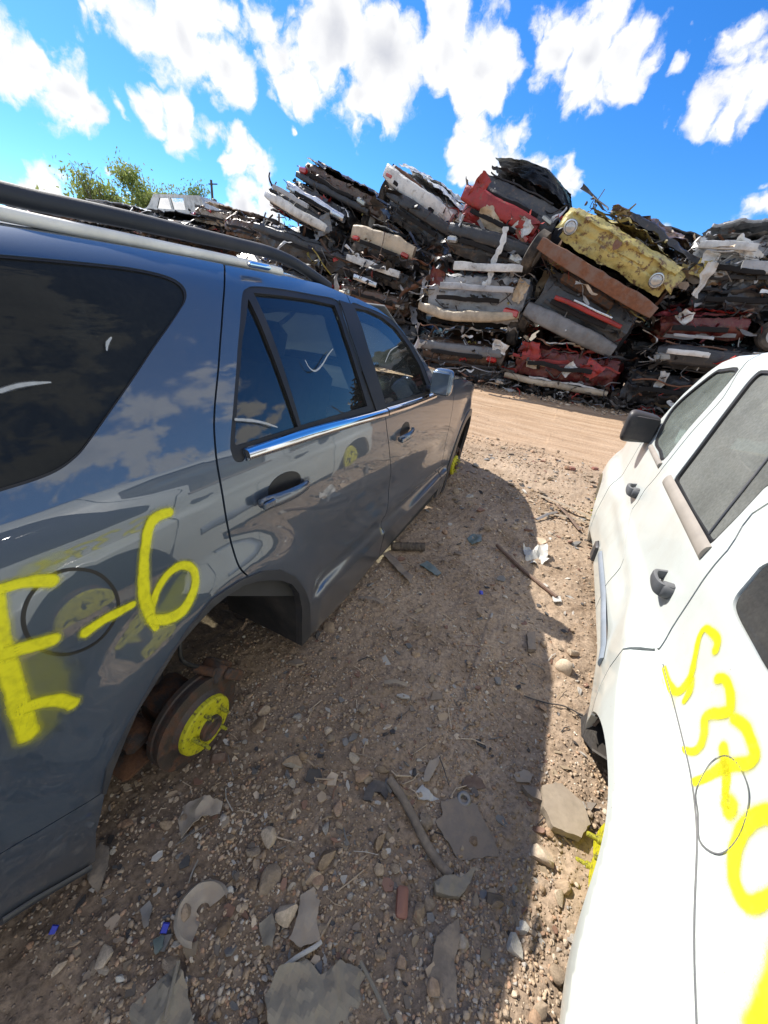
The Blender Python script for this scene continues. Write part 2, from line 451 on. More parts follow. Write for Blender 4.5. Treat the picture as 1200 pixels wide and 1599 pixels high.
def glass(name, tint, ior=1.5, dust=0.0, dustcol=(.33,.33,.28), op=0.0, opcol=(.01,.012,.014), dscale=4.0, dlo=.35, dhi=.7):
    m, N = mat_new(name); co = geo_pos(N)
    t = N.n('ShaderNodeBsdfTransparent', ins={0: (*tint, 1)}); g = N.n('ShaderNodeBsdfGlossy', ins={'Roughness': .005, 0: (1,1,1,1)})
    base = t.outputs[0]
    if op:
        df = N.n('ShaderNodeBsdfDiffuse', ins={0: (*opcol, 1)})
        mx = N.n('ShaderNodeMixShader', ins={0: op, 1: base, 2: df.outputs[0]}); base = mx.outputs[0]
    fr = N.n('ShaderNodeFresnel', ins={0: ior})
    N.put(g.inputs['Normal'], bump(N, N.noise(co, 4.0, 2, .5), .05, .02))
    m1 = N.n('ShaderNodeMixShader', ins={0: fr.outputs[0], 1: base, 2: g.outputs[0]}); sh = m1.outputs[0]
    if dust:
        dd = N.n('ShaderNodeBsdfDiffuse', ins={0: (*dustcol, 1)})
        k = N.math('MULTIPLY', N.ramp(N.noise(co, dscale, 6, .6), [(dlo, .45), (dhi, 1.0)]), dust)
        k = N.math('MULTIPLY', k, N.ramp(N.noise(co, 90, 3, .6), [(.3, .8), (.7, 1.1)]), clamp=True)
        m2 = N.n('ShaderNodeMixShader', ins={0: k, 1: sh, 2: dd.outputs[0]}); sh = m2.outputs[0]
    surf(N, sh)
def spray(name, col, dens=1.0):
    m, N = mat_new(name); co = geo_pos(N)
    at = N.n('ShaderNodeAttribute', attribute_name='tint'); sp = N.n('ShaderNodeSeparateColor', ins={0: at.outputs[0]})
    r = N.math('SQRT', N.math('ADD', N.math('POWER', sp.outputs[0], 2.0), N.math('POWER', sp.outputs[1], 2.0)))
    r = N.math('ADD', r, N.math('MULTIPLY_ADD', N.noise(co, 16, 5, .65), .50, -.24))
    core = N.math('MULTIPLY', N.sstep(r, .74, .36), N.ramp(N.noise(co, 55, 3, .6), [(.3,.80),(.55,1.0)]))
    mist = N.math('MULTIPLY', N.sstep(r, 1.0, .42), .34)
    gr = N.math('MULTIPLY', mist, N.ramp(N.noise(co, 420, 2, .6), [(.35, .2), (.65, 1.6)]))
    a = N.math('MULTIPLY', N.math('MAXIMUM', core, gr, clamp=True), dens, clamp=True)
    a = N.math('MULTIPLY', a, N.sstep(r, 1.05, .85))
    c = N.mix(N.noise(co, 9, 4, .6), tuple(x*.86 for x in col), col)
    b = N.n('ShaderNodeBsdfPrincipled', ins={'Roughness': .55, 'Base Color': c, 'Specular IOR Level': .3}); t = N.n('ShaderNodeBsdfTransparent')
    mx = N.n('ShaderNodeMixShader', ins={0: a, 1: t.outputs[0], 2: b.outputs[0]}); surf(N, mx.outputs[0])
def rusty(name, base, rust=(.16,.065,.03), amt=.5, rough=.65, metal=.3, scale=5.0):
    m, N = mat_new(name); co = obj_co(N)
    f = N.sstep(N.noise(co, scale, 8, .68), .62-.35*amt, .70-.25*amt+.06)
    rc = N.mix(N.noise(co, scale*7, 5, .6), tuple(x*.45 for x in rust), tuple(min(1,x*1.5) for x in rust))
    c = N.mix(f, base, rc)
    b = N.n('ShaderNodeBsdfPrincipled', ins={'Base Color': c, 'Roughness': N.math('MULTIPLY_ADD', f, .3, rough-.1, clamp=True), 'Metallic': N.math('MULTIPLY_ADD', f, -metal, metal)})
    N.put(b.inputs['Normal'], bump(N, N.noise(co, scale*12, 5, .65), .5, .006))
    surf(N, b.outputs[0]); return m
def tinted(name, rough=.6, metal=.2, grime=.4):
    """scrap: each piece has its own colour (mesh attribute), with grime and rust in blotches"""
    m, N = mat_new(name); co = obj_co(N)
    at = N.n('ShaderNodeAttribute', attribute_name='tint').outputs[0]
    g = N.math('MULTIPLY', N.sstep(N.noise(co, 4.5, 8, .7), .40, .72), grime)
    c = N.mix(g, at, N.mix(N.noise(co, 21, 4, .6), (.030,.022,.018), (.17,.12,.085)))
    b = N.n('ShaderNodeBsdfPrincipled', ins={'Base Color': c, 'Roughness': N.math('MULTIPLY_ADD', g, .4, rough-.15, clamp=True), 'Metallic': metal})
    N.put(b.inputs['Normal'], bump(N, N.noise(co, 26, 5, .65), .35, .01))
    surf(N, b.outputs[0]); return m
paint_dark(); paint_white()
glass('privacy_glass', (.05,.055,.06), 1.23, dust=.05, op=.75)
glass('rear_door_glass', (.34,.38,.35), 1.75, dust=.045)
glass('front_door_glass', (.88,.96,.92), 1.8, dust=.06)
glass('windscreen_glass', (.72,.86,.82), 1.45, dust=.12)
glass('dusty_glass', (.30,.33,.31), 1.5, dust=.62, dustcol=(.26,.265,.24), dscale=2.4, dlo=.20, dhi=.55)
glass('dark_dusty_glass', (.10,.10,.10), 1.5, dust=.25, dustcol=(.26,.25,.23), op=.6)
spray('yellow_spray', (.86,.80,.015)); spray('yellow_spray_thin', (.80,.76,.02), .16)
simple('black_rubber', (.010,.010,.011), .5, dust=.05, bumpk=.1); simple('rail_black', (.022,.024,.028), .6, bumpk=.15, bscale=300, dust=.12)
simple('chrome', (.80,.80,.82), .07, 1.0, var=.06); simple('mirror_blue', (.10,.14,.19), .25, .5, 1.0)
simple('cream_strip', (.80,.75,.64), .45, var=.2, vscale=9)
simple('cladding', (.034,.038,.045), .45, .1, coat=.2, dust=.2); simple('liner', (.022,.023,.025), .7, dust=.25, bumpk=.3)
simple('interior', (.035,.034,.034), .8); simple('interior_grey', (.16,.16,.155), .8); simple('headliner', (.30,.29,.27), .9)
simple('underbody', (.028,.022,.018), .85, dust=.5, bumpk=.4)
simple('handle_grey', (.085,.090,.098), .6, dust=.35, dustcol=(.30,.28,.25)); simple('mirror_black', (.022,.022,.026), .42, dust=.25)
simple('taupe_trim', (.30,.265,.225), .7, var=.2, dust=.2)
rusty('hub_yellow', (.60,.56,.014), (.07,.05,.03), .36, .6, .0, 55); rusty('stud_yellow', (.40,.38,.02), (.06,.045,.03), .45, .6, .1, 90)
simple('lamp_lens', (.42,.42,.40), .15, .3, 1.0); simple('red_lens', (.42,.012,.012), .15, 0, 1.0)
rusty('rotor_rust', (.085,.070,.060), (.13,.06,.035), .5, .6, .4, 18); rusty('iron_rust', (.055,.048,.043), (.15,.07,.035), .6, .75, .2, 14)
# ================================================================== the dark SUV
XC = -1.62
_fz = table([-.1,.02,.10,.22,.30,.45,.62,.80,.92,.97,1.02,1.10,1.20,1.30,1.37,1.41,1.44,1.47,1.49],
            [-.05,-.03,-.018,-.010,-.004,.0,.0,-.006,-.016,-.026,-.045,-.075,-.115,-.162,-.205,-.24,-.285,-.36,-.46])
_py = table([-.9,-.8,-.6,-.35,.1,3.05,3.5,3.8,4.0,4.15,4.25], [.50,.28,.14,.05,0,0,.025,.075,.16,.30,.50], .05)
def S_suv(y, z):
    y = np.asarray(y, float); z = np.asarray(z, float)
    x = -.685+_fz(z)-_py(y)
    for yc in (.60, 3.42):
        r = np.hypot(y-yc, z-.24); x = x+.022*sst(.56, .40, r)
    zl = .30-.02*(y-1.0)
    mid = sst(1.0, 1.10, y)*sst(3.0, 2.9, y)
    x = x+mid*(.026*sst(zl+.012, zl-.012, z)-.012*np.exp(-((z-zl-.04)/.028)**2))
    x = x-.012*np.exp(-((z-.50-.02*(y-1))/.10)**2)*sst(1.0, 1.5, y)*sst(3.0, 2.6, y)
    return x
def build_suv():
    S = S_suv; T = lambda L: trace(L, S, -.70); paint = MATS['slate_metallic_paint']
    car = thing('parked_car', 'dark blue-grey SUV without wheels, yellow E-6 sprayed on its rear flank', 'car', (XC, 1.9, 0))
    seam1 = T([(350,413),(351,440),(347,500),(339,600),(335,650),(336,690),(342,740),(352,800),(362,850),(374,885),(388,900)])
    seam2 = T([(541,460),(556,500),(575,556),(591,612),(601,645),(605,675),(609,710),(610,745),(606,790),(600,830),(592,870)])
    seam3 = np.array([(2.80,.985),(2.80,.80),(2.80,.55),(2.79,.3),(2.79,.06)])
    g = .0032
    archo = T([(158,1238),(165,1200),(200,1130),(250,1050),(290,985),(330,935),(375,905),(388,900)])
    archf = T([(388,900),(410,891),(437,889),(460,900),(475,920),(482,940),(484,965),(484,992)])
    archi = T([(470,1008),(470,975),(470,948),(465,925),(455,912),(440,906),(420,905),(400,907),(380,913),(352,930),(330,948),(300,980),(270,1015),(240,1060),(215,1105),(195,1150),(175,1200),(164,1238)])
    def both(name, outer, holes, mat, **k):
        p = k.pop('parent', car)
        o = panel(name, outer, holes, S, mat, p, **k)
        panel(name, outer, holes, S, mat, p, mirror=XC, **dict(k, grid=.10, step=.05))
        return o
    # rear quarter
    qwin = np.concatenate([smooth(T([(0,768),(60,749),(95,733),(122,712),(140,690),(165,655),(200,605),(240,545),(280,487),(290,470),(291,455),(281,441),(256,429),(200,417),(100,406),(0,397)]), 4),
                           np.array([(.1,1.372),(-.2,1.355),(-.36,1.32),(-.44,1.22),(-.42,1.08),(-.3,1.02),(-.1,1.035),(.1,1.06)])])
    fuel = smooth(T([(110,888),(150,893),(176,915),(186,943),(178,972),(152,1003),(110,1022),(70,1018),(44,997),(35,965),(46,930),(74,901)]), 4, True)
    fc = fuel.mean(0)
    top1 = T([(350,413),(300,403),(200,385),(100,368),(0,352)])[1:]
    bump_line = T([(0,1333),(60,1298),(110,1268),(140,1250),(158,1238)])
    rq = np.concatenate([smooth(seam1, 4)+[-g,0], archo[::-1], bump_line[::-1], [(-.1,.40),(-.45,.42),(-.84,.45),(-.82,.7),(-.74,.95),(-.62,1.2),(-.52,1.36),(-.44,1.42),(0,1.425)], top1[::-1]])
    both('rear_quarter_panel', rq, [qwin, fuel], paint, depth=.02)
    ribbon('fuel_door_seal', np.concatenate([fc+(fuel-fc)*.985, (fc+(fuel-fc)*.985)[:1]]), .0032, S, MATS['black_rubber'], car, off=.0008, nu=3)
    fd = panel('fuel_door', fc+(fuel-fc)*.952, [], S, paint, car, depth=.012)
    qg = fc*0+qwin.mean(0)
    both('quarter_window', qg+(qwin-qg)*.988, [], MATS['privacy_glass'], off=-.005, depth=.004)
    both('quarter_window_seal', qg+(qwin-qg)*1.0, [qg+(qwin-qg)*.976], MATS['black_rubber'], off=-.002, depth=.02)
    # wheel-arch trim
    both('wheel_arch_trim', np.concatenate([archo, archf[1:], archi]), [], MATS['cladding'], off=.006, depth=.03, grid=.03)
    # rear door
    topd = T([(352,414),(400,423),(450,432),(500,443),(541,460)])
    sill = T([(592,870),(566,902),(540,935),(512,964),(484,992)])
    rwin = smooth(T([(379,459),(386,450),(400,447),(440,451),(490,460),(527,469),(537,495),(548,528),(566,580),(582,622),(589,641),(540,655),(470,674),(420,689),(383,700),(384,714),(378,721),(368,720),(362,708),(360,690),(365,630),(371,550),(376,490)]), 4, True)
    rd = np.concatenate([topd, smooth(seam2, 4)[1:]+[-g,0], sill[1:], archf[::-1][1:], (smooth(seam1, 4)+[g,0])[::-1][1:-1]])
    door = both('rear_door', rd, [rwin], paint, depth=.02)
    # its glass, seal and divider
    gl = T([(397,456),(445,461),(490,468),(524,476),(540,522),(560,584),(575,634),(520,650),(472,664)])
    gs = T([(389,466),(392,470),(430,560),(467,666),(420,681),(371,696),(368,690),(374,600),(380,530)])
    both('window_seal', rwin, [gl, gs], MATS['black_rubber'], off=-.003, depth=.02, parent=door, grid=.03)
    both('window_glass', gl, [], MATS['rear_door_glass'], off=-.012, depth=.003, parent=door)
    both('vent_glass', gs, [], MATS['rear_door_glass'], off=-.012, depth=.003, parent=door)
    def strip(nm, top, bot, mt, bul, par, x=.004):
        a, b = smooth(T(top), 5), smooth(T(bot), 5); b = np.array([b[int(round(t))] for t in np.linspace(0, len(b)-1, len(a))])
        P = (a+b)/2; w = np.linalg.norm(a-b, axis=1)/2
        ribbon(nm, P, w, S, mt, par, off=x, bulge=bul); ribbon(nm, P, w, S, mt, par, off=x, bulge=bul, mirror=XC)
    strip('chrome_strip', [(380,701),(440,682),(500,664),(560,649),(601,638)], [(386,720),(440,702),(500,682),(560,664),(603,652)], MATS['chrome'], .014, door)
    # handle: recess, grip, keyless end cap
    def handle(par, hx, hy, hw, hh, rc):
        c = np.array(hit((hx, hy), S, -.7)); e = np.array(hit((hx+hw, hy+hh), S, -.7))
        ax = (e-c); L = np.linalg.norm(ax); ax /= L; up = np.array([-ax[1], ax[0]])
        if up[1] < 0: up = -up
        P = lambda s, t, o: np.array([S(np.array([(c+ax*s+up*t)[0]]), np.array([(c+ax*s+up*t)[1]]))[0]+o, *(c+ax*s+up*t)])
        th = np.linspace(0, 2*math.pi, 28, endpoint=False)
        el = np.array([c+ax*(L*.56+L*.36*math.cos(t))+up*(.012+.040*math.sin(t)) for t in th])
        panel('handle_recess', el, [], S, MATS['black_rubber'], par, off=.0012, depth=.002, grid=.02)
        for mir in (None, XC):
            b = MB()
            n = 15; secs = []
            for i in range(n):
                s = L*(-.02+1.04*i/(n-1)); o = .012+.022*math.sin(math.pi*min(1, max(0, i/(n-1))))**.5
                hw2 = .021*(1-.30*(i/(n-1))**2)
                if i in (0, n-1): hw2 *= .6
                for k in range(10):
                    a = 2*math.pi*k/10; secs.append(P(s, hw2*math.cos(a)-.004, o+.010*math.sin(a)))
            V = np.array(secs); F = []
            for i in range(n-1):
                for k in range(10): j = (k+1) % 10; F.append((i*10+k, i*10+j, i*10+10+j, i*10+10+k))
            F += [tuple(range(9,-1,-1)), tuple((n-1)*10+k for k in range(10))]
            if mir: V[:,0] = 2*mir-V[:,0]
            b.add(V, F); h = b.build('handle', paint, par, autos=60)
            b = MB(); b.box(P(L*.05, -.004, .032), (.012, .048, .026), bev=.006)
            V = b.V[0]
            if mir: V[:,0] = 2*mir-V[:,0]
            b.build('handle_cap', MATS['mirror_blue'], par)
    handle(door, 403, 782, 72, -32, 1)
    # front door
    topf = T([(541,460),(560,467),(590,482),(615,501),(640,532),(660,559),(674,581),(685,602)])
    fsill = T([(690,757),(665,785),(640,813),(615,842),(592,870)])
    fwin = smooth(T([(549,474),(570,479),(595,489),(618,504),(641,534),(660,567),(672,598),(677,611),(640,624),(602,636),(592,606),(575,556),(560,508)]), 4, True)
    fdr = np.concatenate([smooth(seam2, 4)[::-1]+[g,0], topf[1:], smooth(seam3, 3)+[-g,0], fsill])
    fdo = both('front_door', fdr, [fwin], paint, depth=.02)
    fgl = T([(554,480),(575,484),(598,495),(618,511),(640,541),(657,572),(667,600),(664,613),(634,622),(604,631),(590,588),(572,532)])
    both('window_seal', fwin, [fgl], MATS['black_rubber'], off=-.003, depth=.02, parent=fdo, grid=.03)
    both('window_glass', fgl, [], MATS['front_door_glass'], off=-.012, depth=.003, parent=fdo)
    bp = T([(529,469),(551,476),(575,545),(604,638),(588,643),(566,580),(546,520)])
    both('pillar_trim', bp, [], MATS['black_rubber'], off=.003, depth=.012, parent=fdo)
    strip('chrome_strip', [(603,637),(630,629),(655,621),(679,612)], [(605,651),(630,642),(655,632),(679,622)], MATS['chrome'], .012, fdo)
    handle(fdo, 621, 684, 20, -16, 1)
    # fender with the front arch
    yc, zc = 3.42, .22
    arc = lambda r, a0, a1, n: np.array([(yc+r*math.cos(math.radians(a)), zc+r*math.sin(math.radians(a))) for a in np.linspace(a0, a1, n)])
    ao, ai = arc(.46, 205, -20, 26), arc(.40, -24, 208, 26)
    fn = np.concatenate([smooth(seam3, 3)[::-1]+[g,0], [(2.95,.975),(3.3,.925),(3.7,.845),(4.0,.76),(4.16,.68),(4.2,.6),(4.19,.45),(4.16,.30)], ao[::-1][np.array([0])], ao[::-1][1:]])
    both('front_fender', fn, [], paint, depth=.02)
    both('wheel_arch_trim', np.concatenate([ao, ai]), [], MATS['cladding'], off=.006, depth=.03, grid=.03)
    # bumpers: side returns and fascias
    rb = np.concatenate([bump_line+[0,-.003], archi[::-1][:1], T([(150,1300),(149,1345)]), T([(100,1378),(50,1408),(0,1440)]), [(-.1,.13),(-.5,.14),(-.86,.18),(-.84,.44),(-.45,.417),(-.1,.395)]])
    both('rear_bumper', rb, [], paint, depth=.03)
    def side_x(y, z): return float(S(np.array([y]), np.array([z]))[0])
    def cross(name, ys, zs, mat, par=car, yb=lambda u: 0.0, n=24, flip=False):
        b = MB()
        def fn_(u, v):
            y = np.interp(v, np.linspace(0,1,len(ys)), ys); z = np.interp(v, np.linspace(0,1,len(zs)), zs)
            x0 = S(y, z); s = u*2-1
            return np.c_[XC+(x0-XC)*s, y+yb(s), z]
        b.grid(fn_, n, len(ys)*3, flip=flip); return b.build(name, mat, par)
    bow = lambda k: (lambda s: k*(1-s*s))
    cross('rear_bumper', [-.85,-.86,-.84], [.14,.3,.46], MATS['cladding'], yb=bow(-.10))
    tg = cross('tailgate', [-.84,-.82,-.74], [.45,.7,.98], paint, yb=bow(-.10))
    cross('rear_window', [-.735,-.62,-.50], [.985,1.2,1.37], MATS['privacy_glass'], tg, yb=bow(-.08))
    cross('front_bumper', [4.14,4.20,4.19,4.14], [.08,.25,.45,.60], paint, yb=bow(.20), flip=True)
    gr = cross('grille', [4.14,4.15,4.12], [.60,.66,.72], MATS['black_rubber'], yb=bow(.19), flip=True)
    # roof, windscreen, hood as crowned sheets between the two sides
    edge = np.concatenate([[(-.52,1.40),(-.3,1.42),(0,1.428)], T([(0,352),(100,368),(200,385),(300,403),(350,413),(400,423),(450,432),(500,443),(541,460),(560,467),(590,482)])])
    edge = edge[np.argsort(edge[:,0])]
    def sheet(name, E, crown, mat, bow_=0.0, n=24):
        E = np.array(E); b = MB()
        def fn_(u, v):
            y = np.interp(v, np.linspace(0,1,len(E)), E[:,0]); z = np.interp(v, np.linspace(0,1,len(E)), E[:,1]); s = u*2-1
            x0 = S(y, z)-.002
            return np.c_[XC+(x0-XC)*s, y+bow_*(v if name == 'windscreen' else 1)*(1-s*s), z+crown*(1-np.abs(s)**2.4)]
        b.grid(fn_, n, max(len(E)*2, 8), flip=False); return b.build(name, mat, car)
    sheet('roof', edge, .055, paint)
    ap = T([(590,482),(615,501),(640,532),(660,559),(674,581),(685,602)]); ap = np.concatenate([ap, [(2.95,.985)]])
    sheet('windscreen', ap, .03, MATS['windscreen_glass'], .12)
    sheet('hood', [(2.96,.975),(3.3,.925),(3.7,.845),(4.0,.765),(4.12,.71)], .06, paint, .18)
    # pale drip rail under the roof rack and the rack itself
    dp = T([(0,333),(100,354),(200,374),(300,394),(350,404),(400,415),(437,424)])
    dp = np.concatenate([[(-.45,1.44),(-.1,1.45),(.15,1.452)], dp]); dp = dp[np.argsort(dp[:,0])]
    for mir in (None, XC):
        b = MB(); P = smooth(dp, 5); x = S(P[:,0], P[:,1]); V = np.c_[x+.004, P[:,0], P[:,1]]
        if mir: V[:,0] = 2*mir-V[:,0]
        b.tube(V, .0125, 10); b.build('drip_rail', MATS['cream_strip'], car)
        b = MB(); xr = -1.03
        L = [at_x(p, xr) for p in ((0,300),(100,322),(200,343),(300,366),(370,382),(420,394),(455,408),(485,427),(513,447))]
        L = [np.array([xr, -.42, L[0][2]-.05]), np.array([xr, -.28, L[0][2]-.004]), np.array([xr, .1, L[0][2]+.002])]+L
        V = smooth(L, 5)
        if mir: V[:,0] = 2*mir-V[:,0]
        b.tube(V, .0185, 12); rl = b.build('roof_rail', MATS['rail_black'], car)
        b = MB(); q = at_x((405,408), -.935)
        b.box(q-(0,0,.012) if not mir else (2*mir-q[0], q[1], q[2]-.012), (.022,.09,.015), bev=.006); b.build('rail_foot', MATS['chrome'], rl)
    ribbon('bumper_trim', T([(0,1436),(50,1404),(95,1378),(140,1352)]), .008, S, MATS['cladding'], car, off=.004, bulge=.008)
    b = MB(); b.box((XC, 2.12, 1.33), (1.36, .26, .02), Euler((math.radians(-24),0,0)).to_matrix(), bev=.008); b.build('sun_blocker', MATS['interior_grey'], car)  # added board under the windscreen top, blocks a stray sun patch on the dirt
    # mirrors
    for mir in (None, XC):
        c = at_x((692,597), -.63); b = MB()
        def mf(u, v):
            th = u*2*math.pi; ph = (v-.5)*math.pi
            cx = np.sign(np.cos(th))*np.abs(np.cos(th))**.5*np.cos(ph)**.45; cz = np.sign(np.sin(th))*np.abs(np.sin(th))**.5*np.cos(ph)**.45
            return np.c_[c[0]+.062*cx*(1-.12*np.sin(ph)), c[1]+.055*np.sin(ph), c[2]+.075*cz]
        b.grid(mf, 32, 16); V = b.V[0]
        if mir: V[:,0] = 2*mir-V[:,0]
        mo = b.build('side_mirror', MATS['mirror_blue'], car)
        b = MB(); b.box(c+(-.08,.03,-.055), (.14,.06,.035), bev=.012); V = b.V[0]
        if mir: V[:,0] = 2*mir-V[:,0]
        b.build('mirror_foot', MATS['black_rubber'], mo)
        b = MB(); b.box(c+(-.0,-.056,.0), (.10,.012,.118), bev=.005); V = b.V[0]
        if mir: V[:,0] = 2*mir-V[:,0]
        b.build('mirror_glass', MATS['mirror_blue'], mo)
    # dark shell just behind the panels so the shut lines read black
    shell = np.concatenate([[(-.8,.2),(-.80,.7),(-.72,.95),(-.50,1.36)], edge[1:-1:2], ap[::2], [(3.3,.93),(3.7,.87),(4.0,.8),(4.12,.6)], arc(.47, 0, 180, 16), [(2.75,.04),(1.1,.04)], [(1.04,.3)], (archo[::-1]*[1,1])[2:], [(0,.22)]])
    qh = qg+(qwin-qg)*.97; rm = rwin.mean(0); fm = fwin.mean(0)
    both('inner_shell', shell, [qh, rm+(rwin-rm)*.97, fm+(fwin-fm)*.97], MATS['interior'], off=-.024, depth=.06, grid=.06)
    # wheel wells and floor
    for mir in (None, XC):
        for (pts, tp) in ((archi, 0), (ai, 0)):
            P = smooth(pts, 3); x = S(P[:,0], P[:,1]); b = MB(); m = len(P)
            V = np.concatenate([np.c_[x-.012, P], np.c_[x-.16, P+(P-P.mean(0))*.06], np.c_[x-.42, P+(P-P.mean(0))*.06]])
            if mir: V[:,0] = 2*mir-V[:,0]
            F = [(k*m+i, k*m+i+1, k*m+m+i+1, k*m+m+i) for k in range(2) for i in range(m-1)]
            b.add(V, F); b.build('wheel_well', MATS['liner'], car)
    b = MB(); b.box((XC, 2.05, .11), (1.5, 1.5, .10), bev=.02); b.box((XC, 3.5, .28), (.75, 1.1, .30), bev=.04); b.box((XC, -.15, .34), (.95, 1.0, .14), bev=.03)
    b.tube([(XC-.55,-.6,.2),(XC-.3,-.2,.2),(XC-.3,2.6,.15)], .035, 8); b.build('underbody', MATS['underbody'], car)
    # cabin
    def seat(x, y, w, par=car):
        b = MB(); b.box((x, y, .55), (w, .52, .16), bev=.05); b.build('seat', MATS['interior_grey'], par)
        M = Euler((math.radians(-16), 0, 0)).to_matrix(); b = MB(); b.box((x, y-.30, .86), (w*.96, .14, .56), M, bev=.05)
        b.box((x, y-.40, 1.20), (min(w*.5, .28), .09, .16), M, bev=.035); b.build('seat_back', MATS['interior_grey'], par)
    seat(XC+.42, 1.75, .52); seat(XC-.42, 1.75, .52); seat(XC, .85, 1.3)
    b = MB(); b.box((XC, 2.62, .80), (1.56, .42, .26), bev=.08); ds = b.build('dashboard', MATS['interior'], car)
    b = MB(); b.tube([(XC-.42+.18*math.cos(t), 2.30+.06*math.sin(t), .90+.17*math.sin(t)) for t in np.linspace(0, 2*math.pi, 25)], .014, 8); b.build('steering_wheel', MATS['interior'], car)
    # brake discs and hubs
    def hub(par, c, out, r=.150, front=False):
        d = thing_part('wheel_hub', par, c)
        b = MB(); b.lathe([(r*.55,-.045),(r,-.045),(r,-.030),(r*.97,-.027),(r*.97,-.014),(r,-.011),(r,0),(r*.70,.001),(r*.645,.010),(r*.62,.018)], c, (out,0,0), 48, inner=False)
        b.build('brake_disc', MATS['rotor_rust'], d, autos=30)
        b = MB(); b.lathe([(r*.63,.016),(r*.615,.028),(r*.58,.033),(r*.30,.034),(r*.29,.040),(.0001,.040)], c, (out,0,0), 40)
        b.build('hub_face', MATS['hub_yellow'], d, autos=30)
        b = MB(); b.lathe([(r*.27,.036),(r*.26,.052),(r*.22,.055),(r*.15,.047),(.0001,.047)], c, (out,0,0), 24); b.build('hub_bore', MATS['rotor_rust'], d, autos=30)
        for k in range(5 if not front else 6):
            t = 2*math.pi*k/(5 if not front else 6)+.4; p = np.array(c)+(0, r*.39*math.cos(t), r*.39*math.sin(t)); b = MB()
            b.lathe([(.0065,.03),(.0065,.056),(.005,.058),(.005,.066),(.0001,.067)], p, (out,0,0), 10); b.build('wheel_stud', MATS['stud_yellow'], d)
        # caliper carrier at the upper front of the disc, with its hose and slide pin
        M = Euler((math.radians(38), 0, 0)).to_matrix(); cc = np.array(c)
        b = MB(); b.box(cc+(-.03*out, r*.62, r*.80), (.085, .06, .045), M, bev=.012); b.box(cc+(.018*out, r*.88, r*.60), (.022, .035, .10), M, bev=.008)
        b.box(cc+(-.055*out, r*.90, r*.58), (.03, .04, .13), M, bev=.010); b.tube([cc+(-.06*out, r*.35, r*1.02), cc+(.0, r*.50, r*.98)], .014, 10)
        cal = b.build('caliper', MATS['iron_rust'], d)
        b = MB(); b.tube(smooth([cc+(-.05*out, r*.40, r*1.05), cc+(-.07*out, r*.15, r*1.45), cc+(-.10*out, r*.3, r*2.0), cc+(-.22*out, r*.4, r*2.3)], 5), .007, 8); b.build('brake_hose', MATS['black_rubber'], d)
        b = MB(); b.lathe([(r*.86,-.052),(r*.80,-.060),(r*.2,-.062)], c, (out,0,0), 32, inner=False); b.box(cc+(-.12*out, -.01, .02), (.12, .13, .16), bev=.03)
        b.box(cc+(-.12*out, -r*.9, r*.2), (.10, .09, .06), bev=.02); b.box(cc+(-.14*out, -r*1.1, -r*.3), (.16, .10, .05), bev=.02)
        b.tube([cc+(-.1*out, 0, -.02), cc+(-.62*out, .05, .03)], .045, 10); b.tube([cc+(-.16*out, -.16, -.06), cc+(-.60*out, -.20, -.02)], .028, 8)
        b.tube([cc+(-.17*out, -.02, .05), cc+(-.24*out, .02, .42)], .032, 12); b.build('knuckle', MATS['iron_rust'], d)
        return d
    hub(car, (-.735, .505, .150), 1); hub(car, (-.745, 3.42, .150), 1, front=True)
    for y in (.505, 3.42): hub(car, (2*XC+.735, y, .15), -1)
    # sprayed lot number
    sp = MATS['yellow_spray']
    def stroke(L, w, m=sp, name='spray_paint'):
        return ribbon(name, smooth(T(L), 10), w, S, m, car, soft=True, nu=13, off=.0022)
    stroke([(264,800),(246,806),(233,822),(227,850),(224,890),(225,925),(232,955),(243,980)], [.019,.021,.021,.020,.021,.024,.026,.014])
    stroke([(236,966),(258,967),(285,953),(303,920),(303,893),(287,882),(266,892),(248,915),(237,945)], [.022,.024,.022,.020,.020,.019,.018,.016])
    stroke([(134,987),(160,968),(185,955),(206,944)], [.020,.018,.017,.015])
    stroke([(79,907),(55,907),(30,911),(0,919)], [.022,.020,.016,.014]); stroke([(-6,925),(-2,965),(4,1010),(16,1055),(30,1100),(42,1145)], [.018,.022,.026,.027,.029,.030])
    stroke([(83,998),(55,1006),(28,1014),(4,1020)], [.022,.022,.022,.020]); stroke([(112,1098),(90,1093),(65,1096),(40,1104)], [.023,.022,.020,.020])
    th = MATS['yellow_spray_thin']
    stroke([(60,1040),(75,1075),(60,1130)], [.05,.07,.06], th); stroke([(95,870),(70,884),(40,893)], [.02,.03,.02], th); stroke([(285,905),(270,935),(255,955)], [.03,.04,.03], th)
    # chalk marks on the glass
    ck = MATS['chalk']
    def chalk(L, w): ribbon('grease_pencil_mark', smooth(T(L), 8), w, S, ck, car, soft=True, nu=7, off=.0005)
    chalk([(0,611),(25,603),(50,599),(79,597)], [.005,.006,.005,.002]); chalk([(167,547),(168,536),(174,527)], [.002,.005,.002])
    chalk([(477,563),(484,575),(493,579),(503,570),(512,555),(520,545)], [.003,.004,.005,.005,.004,.002]); chalk([(368,655),(395,657),(415,661),(433,667)], [.006,.007,.006,.003])
    chalk([(602,565),(610,548),(622,540)], [.004,.005,.002])
    return car
def thing_part(name, parent, c):
    o = bpy.data.objects.new(name, None); COL.objects.link(o); o.empty_display_size = .05
    po = _org(parent); o.parent = parent; o.location = np.array(c)-po; ORG[o.name] = np.array(c, float)-po
    return o
spray('chalk', (.62,.62,.58), .8)
suv = build_suv()
